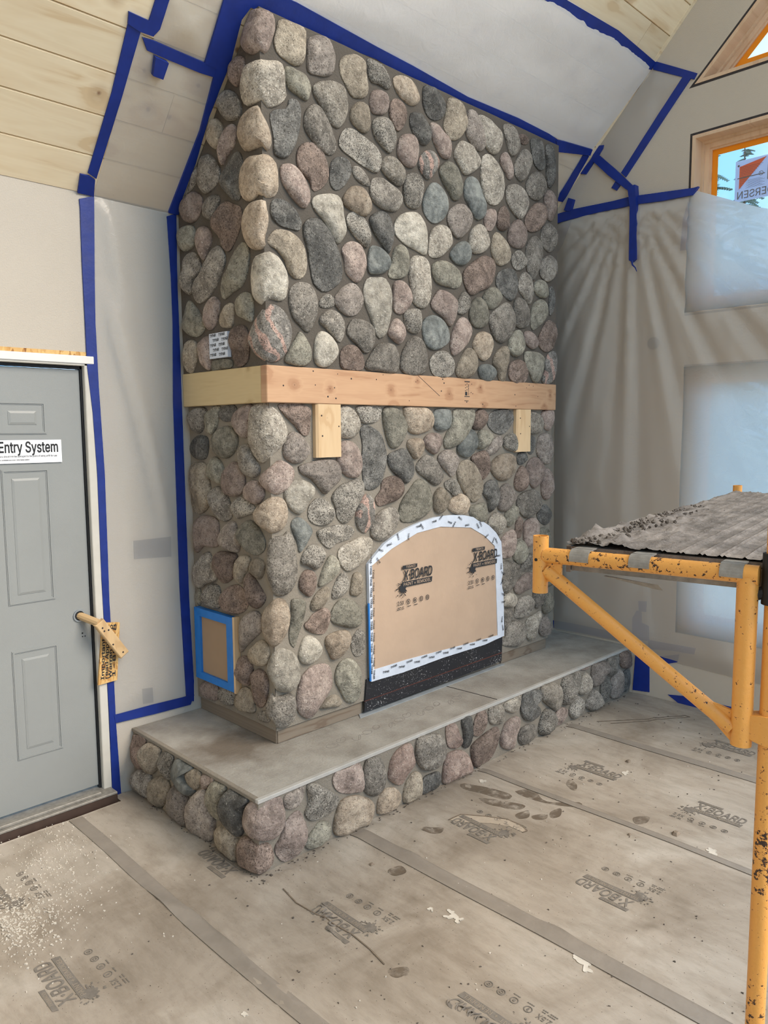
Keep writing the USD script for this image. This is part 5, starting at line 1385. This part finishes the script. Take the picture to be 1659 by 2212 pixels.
low = [(-.259, 3.254), (-.10, 3.262), (.198, 3.260), (.50, 3.232), (.734, 3.215), (.943, 3.116), (1.102, 3.042), (1.3, 2.97), (2.4, 2.80), (2.4, .25), (1.349, .250), (.766, .270), (.527, .284), (.402, .300), (.350, .337), (-.215, .331)]
s_ = thing('plastic_sheet', 'large hanging plastic sheet draped down the gable wall over two windows', 'plastic sheet', tuple(RW(.6, .3)), group='plastic sheets taped around the chimney')
over = unary_union([WIN[2].buffer(-.004), WIN[3].buffer(-.004)])
obj('wall_part', sheet(RW, low, .016, (5, 1.2), .030, seed=17, fold=drape, clip=lambda p: p.difference(over)), M['plastic_wall'], s_, smooth=True, label='part lying against the wall')
for k_ in (2, 3):
    obj('window_part', sheet(RW, low, .016, (5, 1.2), .030, seed=17, fold=drape, clip=lambda p: p.intersection(WIN[k_].buffer(-.004))), M['plastic_milky'], s_, smooth=True, label='bright part hanging over a window')

TAPES = [
    ('tape_ceil_edge', 'long blue tape strip down the left edge of the ceiling plastic', .006),
    ('tape_ceil_top', 'short blue tape piece jogging right at the top left of the ceiling', .009),
    ('tape_ceil_up', 'blue tape strip running out of the picture top beside the small loose plastic', .007),
    ('tape_corner_patch', 'square patch of blue tape where ceiling meets the wall left of the door corner', .010),
    ('tape_inner', 'blue tape strip crossing under the small loose plastic near the chimney top', .013),
    ('tape_stub', 'stubby blue tape tab hanging below the crossing strip on the left ceiling', .034),
    ('tape_beside', 'wide blue tape band on the ceiling along the chimney left side', .014),
    ('tape_top', 'long blue tape band along the chimney top front under the ceiling', .012),
    ('tape_top_end', 'blue tape end piece past the chimney top right corner', .015),
    ('tape_thin', 'thin blue tape strip in the ceiling nook right of the chimney', .008),
    ('tape_upper', 'long blue tape band along the upper edge of the wide ceiling plastic', .008),
    ('tape_gable_top', 'blue tape strip on the gable wall pointing at the triangular window', .008),
    ('tape_gable_long', 'long slanting blue tape strip on the bare gable wall', .010),
    ('tape_cross_small', 'short slanting blue tape strip crossing the nook end of the gable wall', .010),
    ('tape_cross_long', 'blue tape strip crossing the foot of the slanting strip on the gable wall', .014),
    ('tape_cross_stub', 'small blue tape stub below the crossing strips on the gable wall', .008),
    ('tape_hang', 'long sagging blue tape strip holding the top of the hanging plastic', .022),
    ('tape_hang_stub', 'short upright blue tape stub at the chimney end of the sagging strip', .026),
    ('tape_hang_drop', 'vertical blue tape strip dangling over the hanging plastic', .048),
    ('tape_behind_high', 'blue tape strip seen through the plastic just right of the chimney', .002),
    ('tape_behind_window', 'dim blue tape piece seen through the plastic beside the middle window', .002),
    ('tape_behind_low', 'dim blue tape band behind the plastic just above the hearth end', .002),
    ('tape_behind_block', 'dim blue tape block behind the plastic near the hearth front corner', .002),
    ('tape_behind_patch', 'faint blue tape patch behind the plastic above the dim tape block', .002),
    ('tape_behind_arm', 'dim blue tape arm reaching right behind the plastic under the lower window', .002),
    ('tape_loose_tail', 'loose blue tape tail low on the gable wall by the hearth', .006),
    ('tape_corner_low', 'dark blue tape patch on the wall at the far end of the hearth stones', .004),
    ('tape_wall_base', 'blue tape strip along the foot of the gable wall behind the scaffold', .004),
    ('tape_wall_left', 'long upright blue tape strip between the door and the wall plastic', .007),
    ('tape_wall_right', 'upright blue tape strip on the wall beside the chimney left side', .008),
    ('tape_wall_bottom', 'short blue tape strip closing the bottom of the wall plastic', .009),
]
for i, (n, lb, hb_) in enumerate(TAPES):
    pl, pts_ = PLAN[n]
    pg = Polygon(pts_).buffer(0)
    if pl == 'CE':
        pg = pg.intersection(sbox(-9, .001, RX - .002, 9))
    elif pl == 'RW':
        pg = pg.intersection(sbox(-D + .002, .004, 9, 9))
    elif pl == 'BW':
        pg = pg.intersection(sbox(-9, .004, 9, ZC - .002))
    if pg.geom_type != 'Polygon':
        pg = max(pg.geoms, key=lambda g: g.area)
    wr_ = .0025 if hb_ > .003 else .0005
    m_ = patch(pg, FR[pl], .022, lambda u, v, s=i: wr_ * (fbm(np.c_[u * 22, v * 22, u * 0 + s], 3, s) - .3), hb_, skirt=True)
    obj('blue_tape_strip', m_, M['blue'], None, smooth=25, label=lb, cat='tape', group='blue tape strips holding the plastic')
obj('tape_curl', tube([RW(.350, 2.856, .050), RW(.356, 2.83, .054), RW(.375, 2.81, .052), RW(.385, 2.785, .050)], [.008, .005, .004, .002], 6), M['blue'], None, label='curled loose end of tape below the dangling strip', cat='tape')
obj('grey_tape_patch', patch(P('gray_patch'), BW, .03, None, .002), M['grey_tape'], None, label='dark grey tape rectangle seen through the wall plastic', cat='tape', group='grey tape behind the wall plastic')
obj('grey_tape_patch', patch(P('gray_patch_low'), BW, .03, None, .002), M['grey_tape'], None, label='small dark tape patch low behind the wall plastic', cat='tape', group='grey tape behind the wall plastic')
pc = thing('pipe_cap', 'round grey pipe cap on the gable wall seen through the plastic', 'pipe cap', tuple(RW(.489, 2.327)))
obj('disc', slab(Point(.489, 2.327).buffer(.038, 24), RW, .0, .006), M['grey_tape'], pc)
obj('rim', slab(Point(.489, 2.327).buffer(.041, 24).difference(Point(.489, 2.327).buffer(.036, 24)), RW, .0, .010), M['steel_dull'], pc)


# ================================================================ floor paper
def hz(x, y):
    x, y = np.asarray(x, float), np.asarray(y, float)
    z0 = np.zeros(x.size)
    q = np.c_[x.ravel() * 5.5, y.ravel() * 1.5, z0]
    h = .011 * fbm(q, 4, 21) + .004 * fbm(np.c_[x.ravel() * 2.2, y.ravel() * 2.2, z0], 3, 22)
    w = noise(np.c_[x.ravel() * 3 + .9 * noise(np.c_[x.ravel() * 2, y.ravel() * 2, z0], 5), y.ravel() * .9, z0], 23)
    h = h + .020 * np.exp(-((w - .5) / .03) ** 2) * noise(np.c_[x.ravel() * 1.1, y.ravel() * 1.1, z0], 24)
    near = np.clip(1 - np.hypot(np.maximum(0, HA - .02 - x.ravel()), np.maximum(0, HB - .02 - y.ravel())) / .06, 0, 1)   # pressed flat against the hearth
    return (h * (1 - .8 * near) + .0015).reshape(x.shape)


rolls = [(-4.45, -.732, 'floor paper roll in front of the grey door, dusted with plaster flakes'),
         (-.728, .118, 'floor paper roll running past the hearth left corner'), (.122, 1.0, 'floor paper roll in front of the middle of the hearth, with damp footprints'),
         (1.004, 1.86, 'floor paper roll under the right part of the hearth front'), (1.864, RX - .004, 'floor paper roll along the foot of the gable wall')]
roll_objs = []
for x0, x1, lb in rolls:
    pg = sbox(x0, -3.55, x1, D - .004).difference(sbox(HA + .004, HB + .004, 9, 9)).difference(sbox(-1.52, D - .080, -.498, 9))
    r_ = thing('floor_paper', lb, 'floor paper', ((x0 + x1) / 2, -1.4, 0), group='floor paper rolls')
    obj('sheet', patch(pg, FL, .030, lambda u, v: hz(u, v), 0.0, skirt=True), M['floor_paper'], r_, smooth=True)
    roll_objs.append(r_)


def decal(poly, step=.02, up=.0012, hf=None):
    return patch(poly, FL, step, lambda u, v: hz(u, v) + (hf(u, v) if hf else 0), up, skirt=lambda Pq: hz(Pq[:, 0], Pq[:, 1]) - .001)


for (x, lb, w_) in ((-.730, 'grey seam tape left of the hearth corner', .030), (.120, 'grey seam tape running from the hearth middle toward the viewer', .036), (1.002, 'thin grey floor seam tape right of the print in mid-floor', .020), (1.862, 'grey seam tape near the gable wall', .030)):
    y0 = (D - .09) if x < HA else HB - .03
    ln = [(x + .006 * math.sin(y * 3.1), y) for y in np.linspace(y0, -3.5, 40)]
    obj('seam_tape', decal(LineString(ln).buffer(w_, cap_style=2), .015, .0032), M['seam_tape'], None, smooth=True, label=lb, cat='tape', group='seam tapes on the floor paper')
rg = np.random.default_rng(5)
UPA = math.pi / 2
for (roll, o, ang) in ((0, (-1.19, -.545), UPA), (0, (-1.19, .10), UPA), (1, (-.345, -.945), UPA), (1, (-.345, -1.61), UPA), (1, (-.43, -.30), UPA), (2, (.505, -1.545), UPA), (2, (.515, -.895), UPA),
                       (3, (1.38, -1.39), -UPA), (3, (1.40, -.765), -UPA), (4, (2.16, -1.15), -UPA)):
    A_, B_ = logo(FL, o, ang, .225, None, None, rg, hm=hz, extra=.0012)
    obj('logo_print', A_, M['ink_faded'], roll_objs[roll], kind='stuff'); obj('logo_lettering', B_, M['paper_letter_floor'], roll_objs[roll], kind='stuff')
stains = [P(f'stain{i}') for i in range(1, 13)]
for i, p in enumerate(stains):
    c_ = p.mean(0); pp = c_ + (p - c_) * 1.12
    pg = Polygon(closed_curve(pp, 26)).buffer(0)
    if pg.geom_type != 'Polygon':
        pg = max(pg.geoms, key=lambda g: g.area)
    if i == 11:
        continue
    obj('damp_mark', decal(pg, .03, .0011), M['stain'], roll_objs[2 if c_[0] > .12 and c_[0] < 1 else (3 if c_[0] > 1 else 1)], smooth=True)
for n_, rr in (('tear1', 2), ('tear2', 4), ('tear3', 1)):
    pg = Polygon(P(n_)).buffer(0)
    if pg.geom_type != 'Polygon':
        pg = max(pg.geoms, key=lambda g: g.area)
    if n_ == 'tear1':
        obj('torn_flap', decal(pg, .03, .0016), M['torn'], roll_objs[rr], smooth=True)
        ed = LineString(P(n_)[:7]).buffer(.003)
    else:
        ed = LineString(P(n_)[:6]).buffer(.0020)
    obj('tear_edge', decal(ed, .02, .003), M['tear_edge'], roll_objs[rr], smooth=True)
for i in range(1, 9):
    p = P(f'chip{i}'); c_ = p.mean(0)
    r_ = np.random.default_rng(60 + i); e_ = np.ptp(p, axis=0)
    bl = [affinity.rotate(affinity.scale(Point(c_ + r_.normal(0, .22, 2) * e_).buffer(float(e_.min()) * r_.uniform(.10, .24), 4), 1.6, .7), r_.uniform(0, 180)) for _ in range(7)]
    bl.append(LineString(c_ + (np.array([[-.3, -.3], [.1, -.1], [.25, .3]]) * e_)).buffer(float(e_.min()) * .09))
    pg = unary_union(bl).buffer(.002)
    if pg.geom_type != 'Polygon':
        pg = max(pg.geoms, key=lambda g: g.area)
    obj('plaster_smear', decal(pg, .02, .002), M['chip'], None, smooth=True,
        label=['crescent of dried white plaster on the floor near the picture middle', 'white plaster smear on the paper far right by the yellow post', 'white plaster smear beside the wide grey seam tape, lowest right',
               'pale plaster smear where the wide seam tape starts', 'small white chip lying close to the hearth stones', 'curved white chip by the small print near the hearth right end', 'round white chip at the bottom picture edge', 'small white fleck left of the plaster crescent'][i - 1], cat='plaster chip', group='plaster smears on the floor')


def flakes(n, gen, r0, r1, seed):
    r_ = np.random.default_rng(seed); V, F = [], []
    for k in range(n):
        x, y = gen(r_); r = r_.uniform(r0, r1) ** 1.0; m = 5
        a = np.sort(r_.uniform(0, 2 * math.pi, m)); rad = r * r_.uniform(.5, 1.0, m)
        px, py = x + rad * np.cos(a), y + rad * np.sin(a)
        z = hz(px, py) + .0012
        top = np.c_[px, py, z + r * .35]; bot = np.c_[px, py, z - .002]
        b = len(V) * 0 + sum(len(v) for v in V)
        V += [top, bot]
        for i in range(1, m - 1):
            F.append([b, b + i, b + i + 1])
        for i in range(m):
            j = (i + 1) % m
            F += [[b + i, b + m + i, b + j], [b + j, b + m + i, b + m + j]]
    return trimesh.Trimesh(np.vstack(V), np.array(F), process=False)


def gen_left(r_):
    a = r_.normal(0, 1, 2)
    t = r_.uniform(0, 1)
    return -.80 - .42 * t + .10 * a[0], .50 - .62 * t + .16 * a[1]


def gen_pile(r_):
    a = r_.normal(0, 1, 2)
    return -1.19 + .055 * a[0], -.02 + .12 * a[1]


obj('plaster_flakes', cat_m([flakes(900, gen_left, .0018, .0055, 31), flakes(420, gen_pile, .002, .008, 32)]), M['chip'], None, label='scatter of white plaster flakes on the floor in front of the door', cat='debris', kind='stuff')


def gen_all(r_):
    while True:
        x, y = r_.uniform(-1.0, 2.5), r_.uniform(-2.2, .4)
        if x < HA - .05 or y < HB - .05:
            return x, y


obj('floor_crumbs', flakes(260, gen_all, .002, .006, 33), M['crumb'], None, label='dark mortar crumbs scattered over the floor paper', cat='debris', kind='stuff')
obj('pale_specks', flakes(160, gen_all, .0015, .005, 34), M['chip'], None, label='pale paint specks scattered over the floor paper', cat='debris', kind='stuff')


def gen_edge(r_):
    t = r_.uniform(0, 1)
    return (HA - abs(r_.normal(0, .02)) - .01, HB + t * (D - HB) - .06) if r_.uniform() < .3 else (HA + t * (RX - HA - .1), HB - abs(r_.normal(0, .018)) - .012)


obj('mortar_droppings', flakes(190, gen_edge, .002, .007, 35), M['crumb'], None, label='mortar droppings along the foot of the hearth stones', cat='debris', kind='stuff')
for (x, y, r, lb) in ((1.08, -1.44, .022, 'torn brown paper scrap on the floor right of the mid-floor print'), (1.62, -.93, .016, 'small dark paper scrap near the hearth right end'), (.93, -1.30, .010, 'small dark mortar lump in the middle of the floor'), (-.02, -.66, .012, 'brown mortar lump on the floor near the hearth corner')):
    th = np.linspace(0, 2 * math.pi, 9)[:-1]
    pts_ = np.array([[x + r * math.cos(t) * (1.3 if i % 2 else .6), y + r * math.sin(t) * (.9 if i % 3 else .5), 0] for i, t in enumerate(th)])
    pts_[:, 2] = hz(pts_[:, 0], pts_[:, 1]) + .001
    top = pts_ * .5 + np.array([x, y, 0]) * .5; top[:, 2] = pts_[:, 2] + r * .5
    obj('floor_scrap', trimesh.convex.convex_hull(np.vstack([pts_, top])), M['tear_edge'], None, label=lb, cat='debris', group='scraps on the floor')

# ================================================================ scaffold
EL = np.array([.9868, .1620, 0.0]); EW = np.array([.1620, -.9868, 0.0]); ZB = 1.449
S0 = np.array([-.3561, -1.6798, 0.0]); P0 = S0 + EW * .512
LEG = P0 + EW * .048 + EL * .012


def at(s, e, z):
    """Scaffold coordinates: s across from the stub, e along the deck."""
    q = S0 + EW * s + EL * e
    return np.array([q[0], q[1], z])


def weld(p, r, n=14):
    t = np.linspace(0, 2 * math.pi, n + 1)
    return t


br = thing('scaffold_bracket', 'near yellow steel side bracket carrying the deck, paint chipped', 'scaffold bracket', tuple(at(.25, 0, 1.0)), group='scaffold brackets')
obj('stub', pipe_hollow(at(0, 0, 1.348), at(0, 0, 1.500), .0205), M['yellow'], br)
obj('pin_hole', slab(Point(0, 0).buffer(.0042, 12), Frame(at(0, 0, 1.438) + (-EL * .0200 - EW * .004), EW, (0, 0, 1), -EL), -.002, .0012), M['black_rubber'], br)
obj('top_bar', tube([at(.012, 0, ZB), at(.500, 0, ZB)], .0205, 22), M['yellow'], br)
post = [at(.505, 0, 1.050)] + [at(.505, 0, ZB - .004)]
obj('post', [pipe_hollow(post[0], post[1], .0232), tube([at(.484, 0, ZB), at(.528, 0, ZB)], .0226, 22)], M['yellow'], br)
obj('brace', tube([at(.016, 0, 1.410), at(.25, 0, 1.248), at(.486, 0, 1.086)], .0180, 20), M['yellow'], br)
fl_ = trimesh.convex.convex_hull(np.array([at(.430, s, z) for s in (-.005, .005) for z in (1.140, 1.108)] + [at(.486, s, z) for s in (-.005, .005) for z in (1.128, 1.052)]))
obj('gusset', fl_, M['yellow'], br)
gs = trimesh.convex.convex_hull(np.array([at(.008, s, z) for s in (-.004, .004) for z in (1.432, 1.372)] + [at(.060, s, z) for s in (-.004, .004) for z in (1.432, 1.395)]))
obj('gusset', gs, M['yellow'], br)
Lz = lambda z, o=0.0: np.array([LEG[0], LEG[1], z])
cup = trimesh.convex.convex_hull(np.vstack([tube([Lz(1.062), Lz(1.130)], .0265, 20).vertices, tube([at(.512, .004, 1.075), at(.512, .004, 1.125)], .016, 8).vertices]))
obj('leg_cup', cup, M['yellow'], br)

fr_ = thing('scaffold_tower', 'tall yellow scaffold leg at the right picture edge with a black clamp', 'scaffold tower', (LEG[0], LEG[1], 0))
obj('leg', tube([Lz(.012), Lz(2.35)], .0212, 24), M['yellow'], fr_)
obj('foot_plate', bx(LEG[0] - .06, LEG[0] + .06, LEG[1] - .06, LEG[1] + .06, .006, .014, .002), M['steel_dull'], fr_)
obj('clamp', [tube([Lz(1.385), Lz(1.50)], .0285, 20), tube([at(.575, -.02, 1.40), at(.575, .05, 1.40)], .012, 10), tube([Lz(1.42), at(.512, .006, 1.40)], .014, 10), tube([at(.512, .006, 1.36), at(.512, .006, 1.43)], .012, 10)], M['black_rubber'], fr_, label='black steel clamp')

dk = thing('scaffold_deck', 'grey mortar-crusted scaffold plank resting on the yellow brackets', 'scaffold plank', tuple(at(.3, 1.0, 1.45)))
E0, E1, SW0, SW1, ZD = .040, 2.06, .055, .62, 1.478
gx, ge = np.meshgrid(np.arange(SW0, SW1 + .001, .0055), np.arange(E0, E1 + .001, .016), indexing='ij')
rib = np.where((np.abs(((gx - SW0) % .046) - .023) < .0028) | (np.abs(((gx - SW0) % .046) - .012) < .0022), .0042, 0)
crust = np.clip(1 - (gx - SW0) / .30, 0, 1) * np.clip(1.3 - ge / 1.2, .25, 1)
nse = fbm(np.c_[gx.ravel() * 26, ge.ravel() * 12, gx.ravel() * 0], 4, 41).reshape(gx.shape)
nse2 = fbm(np.c_[gx.ravel() * 70, ge.ravel() * 45, gx.ravel() * 0], 3, 42).reshape(gx.shape)
zz = ZD + rib * (1 - .7 * crust) + .0030 * (nse - .5) + crust * .022 * np.maximum(0, nse - .40) * 3 + .0035 * crust * nse2
qx = S0[None, None] + gx[..., None] * EW + ge[..., None] * EL
qx[..., 2] = zz
a_, b_ = gx.shape
idx = np.arange(a_ * b_).reshape(a_, b_)
F_ = np.vstack([np.c_[idx[:-1, :-1].ravel(), idx[1:, :-1].ravel(), idx[1:, 1:].ravel()], np.c_[idx[:-1, :-1].ravel(), idx[1:, 1:].ravel(), idx[:-1, 1:].ravel()]])
top_ = trimesh.Trimesh(qx.reshape(-1, 3), F_, process=False)
if top_.face_normals[:, 2].mean() < 0:
    top_.invert()
FS = Frame(S0, EW, EL, (0, 0, 1))
obj('deck_panel', [top_, slab(sbox(SW0, E0, SW1, E1), FS, ZD - .018, ZD - .006)], M['deck'], dk, smooth=60)
obj('side_rail', [slab(sbox(SW0, E0, SW0 + .012, E1), FS, ZD - .075, ZD - .004), slab(sbox(SW1 - .012, E0, SW1, E1), FS, ZD - .075, ZD - .004)], M['steel_dull'], dk)
obj('end_channel', slab(sbox(SW0 + .014, E0 + .002, SW1 - .014, E0 + .030), FS, ZD - .070, ZD - .020), M['steel_dull'], dk)
obj('wind_lock', trimesh.convex.convex_hull(np.array([at(.16, .030, 1.404), at(.30, .022, 1.398), at(.31, .03, 1.384), at(.29, .05, 1.380), at(.16, .05, 1.402)])), M['steel_dull'], dk)
for s0_ in (.088, .240, .448):
    prof = []
    for t in np.linspace(-20, 195, 14):
        prof.append((.0245 * math.cos(math.radians(t)), .0245 * math.sin(math.radians(t))))
    outer = [(e_, z_) for e_, z_ in prof]; inner = [(e_ * .88, z_ * .88) for e_, z_ in prof]
    ring_ = Polygon(outer + inner[::-1]).buffer(0)
    tongue = sbox(.015, .010, .075, .016)
    hk = unary_union([ring_, sbox(.008, .0205, .075, .0245)])
    Fh = Frame(at(s0_, 0, ZB), EL, (0, 0, 1), EW)
    obj('hook', slab(hk, Fh, 0, .050), M['steel_dull'], dk, label='rounded zinc hook over the yellow bar')
for s0_ in (.14, .40):
    Fh = Frame(at(s0_, 2.10, ZB), -EL, (0, 0, 1), EW)
    obj('hook', slab(hk, Fh, 0, .050), M['steel_dull'], dk)
cr = np.random.default_rng(44); mm = []
for k_ in range(330):
    s_2 = SW0 + abs(cr.normal(0, .045)) + .004; e_2 = cr.uniform(.06, 1.2) ** 1.15; r = cr.uniform(.0015, .0068) * (1.2 - .5 * e_2)
    m_ = trimesh.creation.icosphere(1, max(.0015, r)); m_.vertices *= cr.uniform(.6, 1.2, 3); m_.vertices += cr.normal(0, r * .14, m_.vertices.shape); m_.apply_translation(at(s_2, e_2, ZD + .004 + r * .5)); mm.append(m_)
obj('mortar_crumbs', mm, M['crumb'], None, label='dark mortar crumbs heaped along the deck edge', cat='debris', kind='stuff')
# far bracket: same pattern, seen only at its stub
fb2 = thing('scaffold_bracket', 'far yellow bracket whose brown stub shows past the end of the deck', 'scaffold bracket', tuple(at(.25, 2.10, 1.0)), group='scaffold brackets')
obj('stub', pipe_hollow(at(.06, 2.10, 1.348), at(.06, 2.10, 1.508), .0205), M['yellow'], fb2)
obj('top_bar', tube([at(.07, 2.10, ZB), at(.56, 2.10, ZB)], .0205, 18), M['yellow'], fb2)
obj('post', pipe_hollow(at(.565, 2.10, 1.05), at(.565, 2.10, ZB + .01), .0232), M['yellow'], fb2)
obj('brace', tube([at(.07, 2.10, 1.41), at(.55, 2.10, 1.117)], .018, 16), M['yellow'], fb2)
L2 = at(.612, 2.11, 0)
obj('leg_cup', tube([L2 + (0, 0, 1.06), L2 + (0, 0, 1.13)], .027, 18), M['yellow'], fb2)

# ================================================================ outdoors beyond the gable windows
obj('ground', bx(-70, 70, -70, 70, -1.2, -1.0), M['meadow'], None, kind='structure')


def spruce(x, y, h, w, seed, lb):
    r_ = np.random.default_rng(seed)
    t = thing('spruce_tree', lb, 'tree', (x, y, -1.0), group='spruces outside')
    obj('trunk', tube([(x, y, -1.0), (x + .1, y, h * .5), (x, y + .05, h - 1.0)], [.03 * w + .06, .06, .01], 8), M['bark'], t)
    V, F, n = [], [], 0
    for k in range(int(h * 26)):
        f = r_.uniform(.06, 1.0) ** .8
        z = -1.0 + h * f; L = w * (1 - f) * r_.uniform(.6, 1.1) + .12; a = r_.uniform(0, 2 * math.pi)
        d = np.array([math.cos(a), math.sin(a), 0]); sd = np.array([-d[1], d[0], 0])
        b = np.array([x, y, z])
        for j in range(7):
            s0 = j / 7; c0 = b + d * L * s0 + np.array([0, 0, -L * .35 * s0 ** 1.4]); wd = L * .22 * (1 - s0) + .05
            p = [c0, c0 + d * L * .24 + sd * wd + (0, 0, -.10 * L), c0 + d * L * .30 + (0, 0, -.06 * L), c0 + d * L * .24 - sd * wd + (0, 0, -.10 * L), c0 + d * L * .1 + (0, 0, -.16 * L)]
            V += p; F += [[n, n + 1, n + 2], [n, n + 2, n + 3], [n, n + 4, n + 1], [n, n + 3, n + 4]]; n += 5
    obj('foliage', trimesh.Trimesh(np.array(V), np.array(F), process=False), M['needles'], t, kind='stuff')


spruce(13.0, 3.5, 8.6, 1.9, 51, 'blue-green spruce seen through the middle window beside its left frame')
spruce(17.2, 4.5, 9.6, 1.8, 52, 'blue-green spruce seen behind the window sticker in the middle window')
